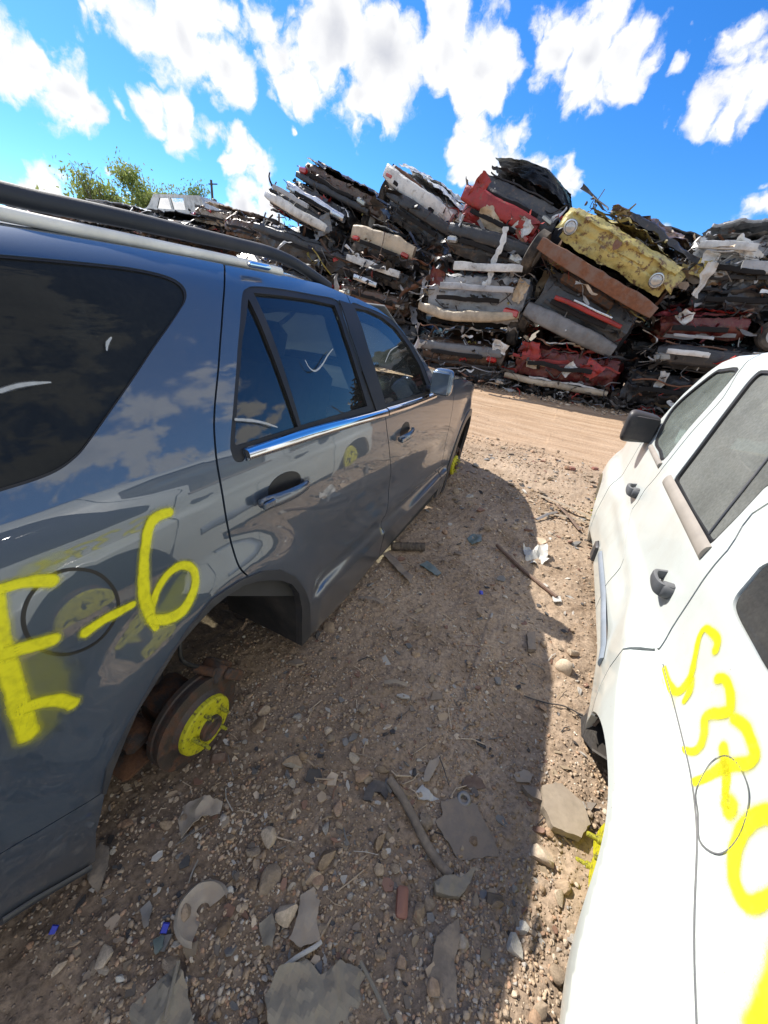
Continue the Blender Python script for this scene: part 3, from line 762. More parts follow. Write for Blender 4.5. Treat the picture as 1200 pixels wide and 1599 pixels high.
# ================================================================== the white SUV
XW = 1.42
_wz = table([-.1,.04,.10,.25,.45,.53,.65,.76,.82,.90,1.1,1.28,1.36,1.40,1.43,1.455], [.53,.505,.492,.486,.505,.535,.548,.558,.568,.592,.655,.715,.755,.795,.85,.96])
_wp = table([-.8,-.7,-.5,-.2,.1,3.1,3.6,3.95,4.15,4.25], [.45,.22,.08,.02,0,0,.03,.10,.24,.42], .05)
_wa = table([-.7,-.4,.2,.33,.42,.53,.66,.9,1.1,1.3,1.5,1.62], [.04,.10,.175,.172,.162,.140,.118,.110,.088,.052,.020,0], .05)
_ze = table([-.7,.0,.3,.48,.58,.68,.8,1.0,1.28,1.55,1.7], [.33,.33,.365,.418,.452,.484,.500,.500,.494,.475,.46], .03)
_wf = table([2.75,2.95,3.15,3.4,3.7,3.95,4.2], [0,.015,.03,.035,.03,.02,0], .05)
def S_wht(y, z):
    y = np.asarray(y, float); z = np.asarray(z, float)
    x = _wz(z)+_wp(y)-_wa(y)*sst(.004, -.055, z-_ze(y))*(.72+.28*sst(.1, .36, z))-_wf(y)*sst(.56, .46, z)
    # the door skins dish in slightly above the sill
    return x+.010*np.exp(-((z-.40)/.07)**2)*sst(1.5, 1.8, y)*sst(2.9, 2.6, y)
def S_up(y, z): return _wz(np.maximum(z, .53))+_wp(y)
def above(P, m=.016): P = np.array(P); P[:,1] = np.where((P[:,0] > .1) & (P[:,0] < 1.7), np.maximum(P[:,1], _ze(P[:,0])+m), P[:,1]); return P
def keep(P):
    m = (P[:,0] < .1) | (P[:,0] > 1.7) | (P[:,1] > _ze(P[:,0])+.006); return P[m] if m.sum() > 4 else P
def build_white():
    S = S_wht; T = lambda L: trace(L, S, .55); TU = lambda L: above(trace(L, S_up, .55)); paint = MATS['white_paint']
    car = thing('parked_car', 'white SUV with black pull handles, dusty windows and yellow sprayed numbers', 'car', (XW, 1.8, 0))
    def both(name, outer, holes, mat, **k):
        p = k.pop('parent', car)
        o = panel(name, outer, holes, S, mat, p, out=-1, **k)
        panel(name, outer, holes, S, mat, p, out=-1, mirror=XW, **dict(k, grid=.10, step=.05)); return o
    g = .005
    def arc(yc, zc, r, a0, a1, n): return np.array([(yc+r*math.cos(math.radians(a)), zc+r*math.sin(math.radians(a))) for a in np.linspace(a0, a1, n)])
    # shut line between rear door and quarter: from the drip rail, down round the flare
    sB = np.concatenate([[(1.02,1.425),(1.06,1.25)], T([(1200,786),(1136,860),(1091,917),(1050,980),(1030,1013)])])
    fl = np.array([tuple(at_x(p, x)[1:]) for p, x in (((1028,1022),.54),((1014,1029),.525),((996,1042),.508),((980,1053),.492),((966,1071),.478),((953,1092),.466))])
    arr = arc(.78, -.05, .455, 3, 178, 40); arf = arc(3.42, -.04, .43, 4, 176, 36)
    i0 = int(np.argmin(np.hypot(*(arr-fl[-1]).T)))
    qw = chaikin(np.concatenate([T([(1197,872),(1170,905),(1143,938),(1146,958),(1165,993),(1197,1053)]), [(.5,.835),(.1,.85),(-.2,.95),(-.25,1.2),(-.1,1.30),(.4,1.33),(.78,1.33),(.93,1.24)]]))
    fu = smooth(TU([(1130,1180),(1150,1188),(1168,1220),(1172,1255),(1160,1300),(1140,1328),(1120,1336),(1100,1322),(1087,1285),(1092,1235),(1108,1195)]), 4, True); fu = above(fu, .014); fc = fu.mean(0)
    rear = [(.325,.10),(-.2,.12),(-.62,.16),(-.70,.4),(-.68,.8),(-.60,1.1),(-.45,1.40),(0,1.425),(.6,1.43)]
    both('rear_quarter_panel', np.concatenate([smooth(sB, 4)+[-g,0], fl[1:-1]+[-g,0], arr[i0:], rear]), [qw, fu], paint, depth=.022, grid=.017, parent=car)
    ribbon('fuel_door_seal', np.concatenate([fc+(fu-fc)*.985, (fc+(fu-fc)*.985)[:1]]), .0015, S, MATS['handle_grey'], car, out=-1, off=.0022, nu=3)
    panel('fuel_door', fc+(fu-fc)*.965, [], S, paint, car, out=-1, off=.001, depth=.012)
    qc = qw.mean(0); both('quarter_window', qc+(qw-qc)*.985, [], MATS['dark_dusty_glass'], off=-.004, depth=.004)
    # raised lip along the top of the flare
    yy = np.linspace(1.56, -.3, 180); fe = np.c_[yy, _ze(yy)+.002]
    ribbon('flare_edge', fe, .0035, S, MATS['white_paint'], car, out=-1, off=-.001, bulge=.004)
    ribbon('flare_seam', np.c_[yy[38:150], _ze(yy[38:150])+.012], .0016, S, MATS['handle_grey'], car, out=-1, off=.002, bulge=.0015)
    # rear door
    sA = np.concatenate([[(2.02,1.425)], T([(1191,552),(1130,620),(1080,675),(1030,738),(1008,764),(996,784),(985,803)]), [(1.98,.42),(1.96,.25),(1.96,.10)]])
    rwin = chaikin(resample(np.concatenate([T([(1199,578),(1187,578),(1179,584),(1130,645),(1085,705),(1051,750),(1075,798),(1108,853),(1150,810),(1199,757)]), [(1.13,1.22),(1.16,1.33),(1.40,1.365)]]), .06), 2)
    rwin = np.array(sorted_ccw(rwin)) if False else rwin
    rd = np.concatenate([[(1.02,1.43),(1.5,1.432)], smooth(sA, 4)+[-g,0], [(1.26,.10)], arr[:i0][::1], (fl+[g,0])[::-1], (smooth(sB, 4)+[g,0])[::-1]])
    do = both('rear_door', rd, [rwin], paint, depth=.022, grid=.035)
    rc = rwin.mean(0); ins = lambda P, k: P.mean(0)+(P-P.mean(0))*k
    both('window_seal', rwin, [ins(rwin,.955)], MATS['black_rubber'], off=-.003, depth=.03, parent=do, grid=.03)
    both('window_glass', ins(rwin,.965), [], MATS['dusty_glass'], off=-.014, depth=.003, parent=do)
    ribbon('window_divider', T([(1101,833),(1150,770),(1200,706)]), .004, S, MATS['cladding'], do, out=-1, off=-.010, bulge=.004)
    def belt(quad, par):
        q = T(quad); P = np.array([(q[0]+q[3])/2+((q[1]+q[2])/2-(q[0]+q[3])/2)*t for t in np.linspace(0,1,8)])
        w = np.linalg.norm(q[0]-q[3])*.25
        for mi in (None, XW): ribbon('belt_molding', P, w, S, MATS['taupe_trim'], par, out=-1, off=.002, bulge=.012, mirror=mi)
    belt([(1036,748),(1095,870),(1110,858),(1049,751)], do)
    # front door
    sF = np.array([(2.98,.80),(2.99,.6),(2.97,.4),(2.95,.10)])
    ap = T([(1191,553),(1155,556),(1128,566),(1098,588),(1068,615),(1045,640),(1024,664),(1010,690)])
    fwin = smooth(T([(1154,577),(1128,576),(1115,581),(1076,612),(1050,637),(1034,662),(1022,690),(1028,705),(1036,719),(1075,670),(1115,625)]), 4, True)
    fd = np.concatenate([ap, sF+[-g,0], (smooth(sA, 4)+[g,0])[::-1][:-1]])
    fo = both('front_door', fd, [fwin], paint, depth=.022, grid=.035)
    both('window_seal', fwin, [ins(fwin,.94)], MATS['black_rubber'], off=-.003, depth=.03, parent=fo, grid=.03)
    both('window_glass', ins(fwin,.95), [], MATS['dusty_glass_front'], off=-.014, depth=.003, parent=fo)
    belt([(1013,700),(1028,736),(1036,719),(1021,696)], fo)
    # pull handles standing clear of the skin: a shallow cup with a hooked grip
    def pull(par, px, k):
        y0, z0 = hit(px, S, .55)
        for mi in (None, XW):
            b = MB()
            P = lambda s, o, t: np.array([float(S(np.array([y0+s]), np.array([z0+t]))[0])-o, y0+s, z0+t])
            pts = [P(-.060*k, -.004, 0), P(-.058*k, .020, 0), P(-.045*k, .038, 0), P(-.01*k, .043, .0), P(.035*k, .040, 0), P(.058*k, .030, 0), P(.062*k, .012, 0), P(.062*k, -.004, 0)]
            V = smooth(pts, 5); m = len(V); sec = []; n = 10
            Tn = np.gradient(V, axis=0); Tn /= np.linalg.norm(Tn, axis=1)[:,None]
            for i in range(m):
                a = np.array([0,0,1.0]); c = np.cross(Tn[i], a); hw = np.interp(i/(m-1), [0,.3,.55,.8,1], [.030,.026,.017,.018,.024])*k; th = .0085
                for q in range(n): t = 2*math.pi*q/n; sec.append(V[i]+a*hw*np.sign(math.cos(t))*abs(math.cos(t))**.6+c*th*np.sign(math.sin(t))*abs(math.sin(t))**.6)
            F = [(i*n+q, i*n+(q+1) % n, i*n+n+(q+1) % n, i*n+n+q) for i in range(m-1) for q in range(n)]
            V2 = np.array(sec)
            if mi: V2[:,0] = 2*mi-V2[:,0]; F = [f[::-1] for f in F]
            b.add(V2, F)
            c = P(-.052*k, .008, 0); L = [(.030*k, -.006),(.030*k, .024),(.024*k, .030),(.0001, .031)]; b2 = MB(); b2.lathe(L, (0,0,0), (-1,0,0), 24); Vb = b2.V[0]+P(-.048*k, 0, 0)
            if mi: Vb[:,0] = 2*mi-Vb[:,0]
            b.add(Vb, b2.F); b.build('handle', MATS['handle_grey'], par, autos=50)
    pull(do, (1043,912), 1.0); pull(fo, (994,766), 1.0)
    # fender, sill moulding, front arch
    fn = np.concatenate([sF[::-1]+[g,0], [(3.3,.80),(3.7,.765),(4.0,.70),(4.14,.62),(4.16,.45),(4.12,.12)], arf[:1]+[.02,.0], arf])
    both('front_fender', fn, [], paint, depth=.022)
    sm = np.array([(1.40,.235),(1.5,.235),(1.9,.23),(2.35,.228)])
    for mi in (None, XW):
        ribbon('side_molding', sm, .026, S, MATS['molding_grey'], car, out=-1, off=.002, bulge=.012, mirror=mi)
    mq = at_x((929,846), .46)
    b = MB(); b.box((.485, mq[1], .16), (.03, .10, .12), bev=.012); b.build('mud_flap', MATS['cladding'], car)
    # black mirror on a sail
    c = at_x((1000,667), .50); b = MB()
    def mf(u, v):
        th = u*2*math.pi; ph = (v-.5)*math.pi; k = np.cos(ph)**.35
        cx = np.sign(np.cos(th))*np.abs(np.cos(th))**.4*k; cz = np.sign(np.sin(th))*np.abs(np.sin(th))**.4*k
        return np.c_[c[0]+.095*cx*(1-.10*np.sin(ph)), c[1]+.065*np.sin(ph)+.02*cx, c[2]+.095*cz*(1-.12*cx)]
    for mi in (None, XW):
        b = MB(); b.grid(mf, 36, 18); V = b.V[0]
        if mi: V[:,0] = 2*mi-V[:,0]
        mo = b.build('side_mirror', MATS['mirror_black'], car)
        b = MB(); b.box(c+(.115,.02,-.03), (.09,.05,.07), bev=.015); b.box(c+(.15,.00,.02), (.02,.16,.13), bev=.006, taper=.6); V = np.concatenate(b.V)
        if mi: V[:,0] = 2*mi-V[:,0]
        b.V = [V]; b.build('mirror_foot', MATS['mirror_black'], mo)
        b = MB(); b.box(c+(0,-.064,0), (.15,.012,.15), bev=.005); V = b.V[0]
        if mi: V[:,0] = 2*mi-V[:,0]
        b.build('mirror_glass', MATS['mirror_black'], mo)
    # crowned sheets across the car
    def sheet(name, E, crown, mat, bow_=0.0, n=24, par=car):
        E = np.array(E); b = MB()
        def fn_(u, v):
            y = np.interp(v, np.linspace(0,1,len(E)), E[:,0]); z = np.interp(v, np.linspace(0,1,len(E)), E[:,1]); s = u*2-1
            x0 = S(y, z)+.002
            return np.c_[XW+(XW-x0)*s, y+bow_*(1-s*s), z+crown*(1-np.abs(s)**2.4)]
        b.grid(fn_, n, max(len(E)*2, 8)); return b.build(name, mat, par)
    sheet('roof', [(-.45,1.405),(0,1.43),(.6,1.435),(1.4,1.436),(2.02,1.43)], .05, paint)
    sheet('windscreen', np.concatenate([ap[1:], [(2.98,.81)]]), .03, MATS['windscreen_glass'], .10)
    sheet('hood', [(2.99,.80),(3.3,.80),(3.7,.765),(4.0,.70),(4.13,.63)], .05, paint, .12)
    def cross(name, ys, zs, mat, bw, par=car):
        b = MB()
        def fn_(u, v):
            y = np.interp(v, np.linspace(0,1,len(ys)), ys); z = np.interp(v, np.linspace(0,1,len(zs)), zs); s = u*2-1; x0 = S(y, z)
            return np.c_[XW+(XW-x0)*s, y+bw*(1-s*s), z]
        b.grid(fn_, 24, len(ys)*3); return b.build(name, mat, par)
    cross('front_bumper', [4.12,4.16,4.15], [.10,.3,.5], MATS['cladding'], .16); cross('grille', [4.15,4.14], [.5,.63], MATS['black_rubber'], .15)
    cross('rear_bumper', [-.62,-.70,-.70], [.14,.25,.45], MATS['cladding'], -.08); tg = cross('tailgate', [-.70,-.68,-.64], [.45,.7,.95], paint, -.06); cross('rear_window', [-.64,-.56,-.46], [.95,1.2,1.39], MATS['dark_dusty_glass'], -.05, tg)
    shell = np.concatenate([[(-.62,.2),(-.66,.75),(-.42,1.38),(0,1.405),(1.0,1.41),(1.9,1.41)], (ap*[1,1]-[.02,.02])[1:], [(3.3,.76),(3.7,.73),(3.95,.66),(4.05,.5)], arc(3.42,-.04,.50,10,170,14), [(2.85,.12),(1.3,.12)], arc(.78,-.05,.52,18,162,14), [(.2,.16)]])
    both('inner_shell', shell, [ins(qw,.96), ins(rwin,.95), ins(fwin,.92)], MATS['interior'], off=-.05, depth=.05, grid=.04)
    for mi in (None, XW):
        for P in (arr, arf):
            x = S(P[:,0], P[:,1]); m = len(P); b = MB()
            V = np.concatenate([np.c_[x+.012, P], np.c_[x+.20, P], np.c_[x+.40, P]])
            if mi: V[:,0] = 2*mi-V[:,0]
            b.add(V, [(k*m+i, k*m+i+1, k*m+m+i+1, k*m+m+i) for k in range(2) for i in range(m-1)]); b.build('wheel_well', MATS['liner'], car)
    # the torn liner edge that hangs out in front of the rear arch
    L = [at_x(p, .462) for p in ((946,1046),(932,1078),(917,1108),(907,1128))]
    low = [at_x(p, .462) for p in ((951,1092),(945,1108),(936,1122),(928,1132))]
    b = MB(); A, B = smooth(L, 4), smooth(low, 4); V = np.concatenate([A, B, B+(.004,-.006,0), A+(.004,0,-.006)]); m = len(A)
    F = [(k*m+i, k*m+i+1, ((k+1) % 4)*m+i+1, ((k+1) % 4)*m+i) for k in range(4) for i in range(m-1)]; b.add(V, F); b.build('liner_edge', MATS['taupe_dark'], car, autos=30)
    P3 = [at_x(p, x) for p, x in (((907,1124),.45),((951,1090),.50),((975,1110),.60),((975,1200),.60),((950,1188),.50),((925,1172),.46),((908,1150),.45))]
    b = MB(); m = len(P3); V = np.array(P3+[p+np.array((.0,.010,0)) for p in P3]); b.add(V, [tuple(range(m-1,-1,-1)), tuple(range(m, 2*m))]+[(i, (i+1) % m, m+(i+1) % m, m+i) for i in range(m)]); b.build('wheel_well', MATS['liner'], car)
    b = MB(); b.box((XW, 1.7, .16), (1.45, 1.9, .10), bev=.02); b.box((XW, 3.5, .26), (.7, .9, .25), bev=.04); b.box((XW, .1, .32), (.9, 1.2, .12), bev=.03); b.build('underbody', MATS['underbody'], car)
    def seat(x, y, w):
        b = MB(); b.box((x, y, .50), (w, .5, .16), bev=.05); b.build('seat', MATS['headliner'], car)
        M = Euler((math.radians(-16), 0, 0)).to_matrix(); b = MB(); b.box((x, y-.30, .80), (w*.96, .14, .54), M, bev=.05); b.box((x, y-.40, 1.14), (min(w*.5,.26), .09, .16), M, bev=.035); b.build('seat_back', MATS['headliner'], car)
    seat(XW-.38, 2.0, .5); seat(XW+.38, 2.0, .5); seat(XW, 1.15, 1.2)
    b = MB(); b.box((XW, 2.85, .72), (1.4, .36, .22), bev=.07); b.build('dashboard', MATS['interior'], car)
    # rear hub: drum flange with long yellow studs
    def drum(c, out):
        d = thing_part('wheel_hub', car, c)
        b = MB(); b.lathe([(.145,-.11),(.150,-.10),(.150,-.02),(.142,-.008),(.10,-.004)], c, (out,0,0), 40, inner=False); b.build('brake_drum', MATS['iron_rust'], d, autos=30)
        b = MB(); b.lathe([(.146,-.014),(.138,0),(.06,.002),(.055,.018),(.03,.020),(.0001,.020)], c, (out,0,0), 40); b.build('hub_face', MATS['hub_yellow'], d, autos=30)
        for k in range(5):
            t = 2*math.pi*k/5+.35; p = np.array(c)+(0, .085*math.cos(t), .085*math.sin(t)); b = MB(); b.lathe([(.0115,0),(.0115,.020),(.0075,.022),(.0075,.046),(.006,.050),(.0001,.050)], p, (out,0,0), 10); b.build('wheel_stud', MATS['stud_yellow'], d)
    drum((.49, .735, .07), -1); drum((.56, 3.42, .12), -1)
    for y in (.705, 3.42): drum((2*XW-.46, y, .11), 1)
    sp = MATS['yellow_spray']; th = MATS['yellow_spray_thin']
    def stroke(Lp, w, m=sp): return ribbon('spray_paint', keep(smooth(trace(Lp, S_up, .55), 10)), w, S, m, car, out=-1, soft=True, nu=13, off=.0022)
    stroke([(1119,1015),(1122,1000),(1113,987),(1102,982),(1093,996),(1087,1025),(1080,1055),(1068,1075),(1056,1080),(1047,1065),(1042,1045)], [.024,.024,.022,.020,.020,.021,.023,.025,.024,.019,.015])
    stroke([(1080,1062),(1078,1080),(1070,1095)], [.026,.024,.018])
    stroke([(1122,1060),(1134,1062),(1142,1082),(1142,1108),(1130,1114),(1112,1115),(1102,1123),(1101,1145),(1095,1165),(1082,1174),(1068,1170),(1056,1164)], [.024,.024,.025,.026,.026,.026,.025,.025,.026,.025,.020,.013])
    stroke([(1148,1122),(1165,1135),(1176,1160),(1180,1180),(1170,1192),(1150,1194),(1128,1200),(1108,1212),(1090,1222)], [.026,.027,.026,.026,.026,.025,.025,.022,.017])
    stroke([(1131,1168),(1134,1190),(1136,1215),(1134,1240)], [.024,.023,.022,.017]); stroke([(1138,1254),(1144,1262),(1141,1268)], [.034,.036,.030])
    stroke([(1215,1272),(1190,1274),(1165,1292),(1150,1330),(1148,1370),(1160,1402),(1180,1412),(1215,1395)], [.034,.033,.032,.031,.029,.027,.025,.025])
    stroke([(1240,1440),(1225,1500),(1205,1560),(1190,1610)], [.04,.045,.044,.04]); stroke([(1054,1085),(1062,1150),(1075,1210)], [.020,.024,.018], th)
    return car
spray('scuff', (.20,.18,.16), .6)
glass('dusty_glass_front', (.50,.58,.54), 1.5, dust=.52, dustcol=(.31,.34,.30), dscale=3)
simple('taupe_dark', (.15,.12,.10), .7, dust=.3)
simple('molding_grey', (.22,.26,.31), .5, dust=.2)
white = build_white()
# ================================================================== ground
def ground_z(x, y):
    x = np.asarray(x, float); y = np.asarray(y, float); q = np.c_[x, y, np.zeros_like(x)]
    near = np.exp(-(np.maximum(0, np.hypot(x, y-1.5)-3.0)/4.0)**2)
    road = sst(4.6, 5.4, y)*sst(10.2, 9.0, y)
    z = .030*fbm(q*1.1, 3)+(.020*fbm(q*4.0+9, 4)+.012*fbm(q*16+3, 4, True)*1.0+.005*fbm(q*60+1, 2))*near*(1-.75*road)
    ru = np.zeros_like(x)
    for yc, w in ((5.9,.16),(6.35,.13),(7.4,.2),(8.1,.15),(6.9,.12),(8.7,.18)):
        yy = y-(yc+.05*x+.06*np.sin(x*.7+yc)); ru += -.022*np.exp(-(yy/w)**2)+.014*np.exp(-((np.abs(yy)-w*1.6)/(w*.5))**2)
    z = z+road*ru+road*.004*np.sin((y*1.0+.05*x)*46)*near
    return z-.012+.10*np.exp(-((x-.22)/.26)**2-((y-.28)/.24)**2)
def build_ground():
    def axis(lo, hi, fine, grow, far):
        a = [lo]; 
        while a[-1] < hi: a.append(a[-1]+fine)
        st = fine
        while a[-1] < far: st *= grow; a.append(a[-1]+st)
        b = []; st = fine; v = lo
        while v > -far: st *= grow; v -= st; b.append(v)
        return np.array(b[::-1]+a)
    xs = axis(-1.0, .70, .0085, 1.045, 3000); ys = axis(-.05, 2.2, .0088, 1.018, 3000)
    X, Y = np.meshgrid(xs, ys); Z = ground_z(X.ravel(), Y.ravel()); nx = len(xs)
    V = np.c_[X.ravel(), Y.ravel(), Z]
    me = bpy.data.meshes.new('ground'); ny = len(ys)
    idx = np.arange(nx*ny).reshape(ny, nx); F = np.c_[idx[:-1,:-1].ravel(), idx[:-1,1:].ravel(), idx[1:,1:].ravel(), idx[1:,:-1].ravel()]
    me.vertices.add(len(V)); me.vertices.foreach_set('co', V.ravel()); me.loops.add(F.size); me.loops.foreach_set('vertex_index', F.ravel())
    me.polygons.add(len(F)); me.polygons.foreach_set('loop_start', np.arange(0, F.size, 4)); me.polygons.foreach_set('use_smooth', [True]*len(F)); me.update(); me.validate()
    o = bpy.data.objects.new('ground', me); COL.objects.link(o); o['kind'] = 'structure'; o['label'] = 'brown stony dirt of the salvage yard with a worn tan track'
    print('ground verts', len(V))
    m, N = mat_new('yard_dirt'); co = geo_pos(N); sp = N.n('ShaderNodeSeparateXYZ', ins={0: co}); x, y = sp.outputs[0], sp.outputs[1]
    n1 = N.noise(co, 1.6, 7, .62); n2 = N.noise(co, 9, 8, .66); n3 = N.noise(co, 70, 5, .65)
    soil = N.mix(N.sstep(n1, .35, .65), (.235,.166,.110), (.43,.322,.226))
    soil = N.mix(N.sstep(n2, .40, .70), soil, (.37,.280,.200))
    yy = N.math('ADD', y, N.math('MULTIPLY_ADD', n1, 1.6, -.8)); yy = N.math('ADD', yy, N.math('MULTIPLY', x, -.06))
    road = N.math('MULTIPLY', N.sstep(yy, 4.5, 5.5), N.sstep(yy, 10.2, 9.4))
    mpt = N.n('ShaderNodeMapping', ins={0: co, 'Scale': (.5, 5.5, 1), 'Rotation': (0, 0, -.05)})
    tr = N.noise(mpt.outputs[0], 1.6, 6, .6)
    rc = N.mix(N.sstep(tr, .35, .65), (.33,.22,.135), (.45,.32,.215))
    c = N.mix(road, soil, rc)
    far = N.sstep(N.math('ABSOLUTE', N.math('ADD', y, 0.0)), 12, 40); c = N.mix(far, c, (.24,.20,.14))
    # damp, oily soil towards the camera and under the dark car
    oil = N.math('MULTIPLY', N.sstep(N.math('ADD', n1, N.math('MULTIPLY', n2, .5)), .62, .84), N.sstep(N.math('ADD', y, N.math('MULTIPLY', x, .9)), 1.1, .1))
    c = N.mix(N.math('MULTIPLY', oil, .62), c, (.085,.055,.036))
    c = N.mix(1.0, c, N.ramp(n3, [(.25,.50),(.5,1.0),(.75,1.42)]), 'MULTIPLY')
    vo = N.n('ShaderNodeTexVoronoi', ins={0: co, 'Scale': 85.0}); pb = N.sstep(vo.outputs[0], .35, .15)
    keep = N.sstep(N.n('ShaderNodeSeparateColor', ins={0: vo.outputs[1]}).outputs[0], .55, .60)
    pk = N.math('MULTIPLY', pb, keep)
    c = N.mix(N.math('MULTIPLY', pk, .7), c, N.mix(N.n('ShaderNodeSeparateColor', ins={0: vo.outputs[1]}).outputs[1], (.36,.26,.18), (.62,.49,.36)))
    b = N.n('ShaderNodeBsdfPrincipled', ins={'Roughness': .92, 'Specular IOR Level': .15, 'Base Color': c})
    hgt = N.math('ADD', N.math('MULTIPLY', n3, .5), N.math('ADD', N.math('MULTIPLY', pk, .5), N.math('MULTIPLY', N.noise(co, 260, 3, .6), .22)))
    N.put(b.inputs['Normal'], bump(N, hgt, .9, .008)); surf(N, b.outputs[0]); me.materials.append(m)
    return o
build_ground()
# ================================================================== the wall of crushed cars
def scrap_paint(name, col, rust=.35, coat=.35, rough=.42, metal=.1):
    m, N = mat_new(name); co = obj_co(N)
    f = N.noise(co, 2.6, 8, .68); f2 = N.noise(co, 9, 7, .7)
    c = N.mix(N.sstep(f, .40, .70), col, tuple(x*.55 for x in col))
    c = N.mix(N.math('MULTIPLY', N.sstep(f2, .54, .70), .55), c, (.18,.135,.10))             # dried dirt
    r = N.sstep(N.math('ADD', f2, N.math('MULTIPLY', f, .5)), .98-.45*rust, 1.04-.45*rust+.05)
    c = N.mix(N.math('MULTIPLY', r, .85), c, N.mix(N.noise(co, 40, 4, .6), (.045,.022,.014), (.20,.085,.04)))
    b = N.n('ShaderNodeBsdfPrincipled', ins={'Base Color': c, 'Roughness': N.math('MULTIPLY_ADD', f2, .5, rough-.2, clamp=True), 'Coat Weight': coat, 'Coat Roughness': .2, 'Metallic': metal})
    N.put(b.inputs['Normal'], bump(N, N.math('ADD', N.noise(co, 7, 6, .65), N.math('MULTIPLY', N.noise(co, 38, 4, .65), .25)), .55, .03)); surf(N, b.outputs[0])
PCOL = {}
for nm, c, ru in (('scrap_black',(.020,.021,.024),.3),('scrap_charcoal',(.050,.052,.056),.3),('scrap_grey',(.15,.155,.16),.35),('scrap_silver',(.40,.41,.42),.25),('scrap_white',(.66,.66,.63),.22),
                  ('scrap_red',(.36,.022,.018),.3),('scrap_maroon',(.13,.018,.016),.4),('scrap_blue',(.035,.07,.15),.3),('scrap_tan',(.42,.33,.23),.3),('scrap_brown',(.11,.075,.05),.6),('scrap_green',(.06,.085,.05),.4),('scrap_yellow',(.56,.46,.15),.50)):
    scrap_paint(nm, c, ru); PCOL[nm] = c
scrap_paint('bumper_white', (.74,.72,.66), .02, .3); scrap_paint('bumper_cream', (.56,.45,.31), .05, .1); scrap_paint('bumper_dark', (.030,.031,.034), .05, .3); scrap_paint('bumper_grey', (.20,.20,.20), .05, .2)
scrap_paint('bumper_beige', (.48,.40,.29), .12, .1); rusty('bumper_rust', (.20,.13,.10), (.20,.085,.045), .62, .75, .15, 3.0); simple('scrap_chrome', (.62,.63,.66), .22, 1.0, var=.2, vscale=7, dust=.35)
simple('tyre', (.018,.018,.018), .85, dust=.5, bumpk=.3); tinted('torn_scrap'); simple('cavity', (.010,.009,.009), .9)
PAL = [((.018,.018,.020),30),((.04,.038,.036),22),((.085,.075,.068),12),((.20,.20,.20),8),((.55,.55,.54),7),((.72,.71,.68),4),((.17,.075,.04),9),((.10,.055,.035),9),((.36,.28,.19),5),((.34,.02,.018),3),((.05,.09,.17),1.5),((.34,.27,.05),.6)]
PALC = np.array([p[0] for p in PAL]); PALW = np.array([p[1] for p in PAL], float); PALW /= PALW.sum()
def rotm(R): 
    return np.array(Euler((R.uniform(-math.pi, math.pi), R.uniform(-math.pi, math.pi), R.uniform(-math.pi, math.pi))).to_matrix())
def clutter(b, n, fpos, rs, size=1.0, tint=None, tw=.5, wild=.25):
    """folded sheet edges, rods, hoses and broken lumps; most of it lies across the car"""
    R = random.Random(rs); rr = np.random.RandomState(rs)
    for i in range(n):
        c = np.array(fpos(R)); col = PALC[rr.choice(len(PALC), p=PALW)]*rr.uniform(.7, 1.3)
        if tint is not None and R.random() < tw: col = np.array(tint)*rr.uniform(.5, 1.2)
        k = R.random()
        if k < .58:
            a, w = min(.6, .08+abs(R.gauss(0, .20)))*size, (.012+abs(R.gauss(0, .030)))*size; cu = R.gauss(0, 1.6); tw_ = R.gauss(0, 1.6)
            if R.random() < wild: M = rotm(R)
            else: M = np.array(Euler((R.gauss(0,.8), R.gauss(0,.22), R.gauss(0,.35))).to_matrix())
            def fn(u, v):
                t = (u-.5); x = t*2*a; z = cu*a*t*t*1.5+.03*size*np.sin(u*9+i); y = (v-.5)*2*w
                f = .35*w*np.abs(v-.5)*2                               # a fold down the middle
                return (np.c_[x, y*np.cos(tw_*t)-(z+f)*np.sin(tw_*t), y*np.sin(tw_*t)+(z+f)*np.cos(tw_*t)]+.014*size*np.c_[np.sin(v*7+i*2+u*7), np.cos(u*13+i), np.sin(u*8+v*4+i)])@M.T+c
            b.grid(fn, 8, 3, col=col)
        elif k < .86:
            d = np.array([R.gauss(0,1), R.gauss(0,.5), R.gauss(0,.4)]); d /= np.linalg.norm(d); L = R.uniform(.15, .8)*size; e = np.array([R.gauss(0,.25), R.gauss(0,.25), R.gauss(-.12,.2)])*L
            b.tube(smooth([c-d*L/2, c+e*.6, c+d*L/4, c+d*L/2+e*.3], 3), R.uniform(.005, .018)*size, 5, col=col)
        else:
            M = rotm(R); b.box(c, (R.uniform(.04,.20)*size, R.uniform(.03,.10)*size, R.uniform(.02,.07)*size), M, col=col*.6, taper=R.uniform(.5,1), bev=.008)
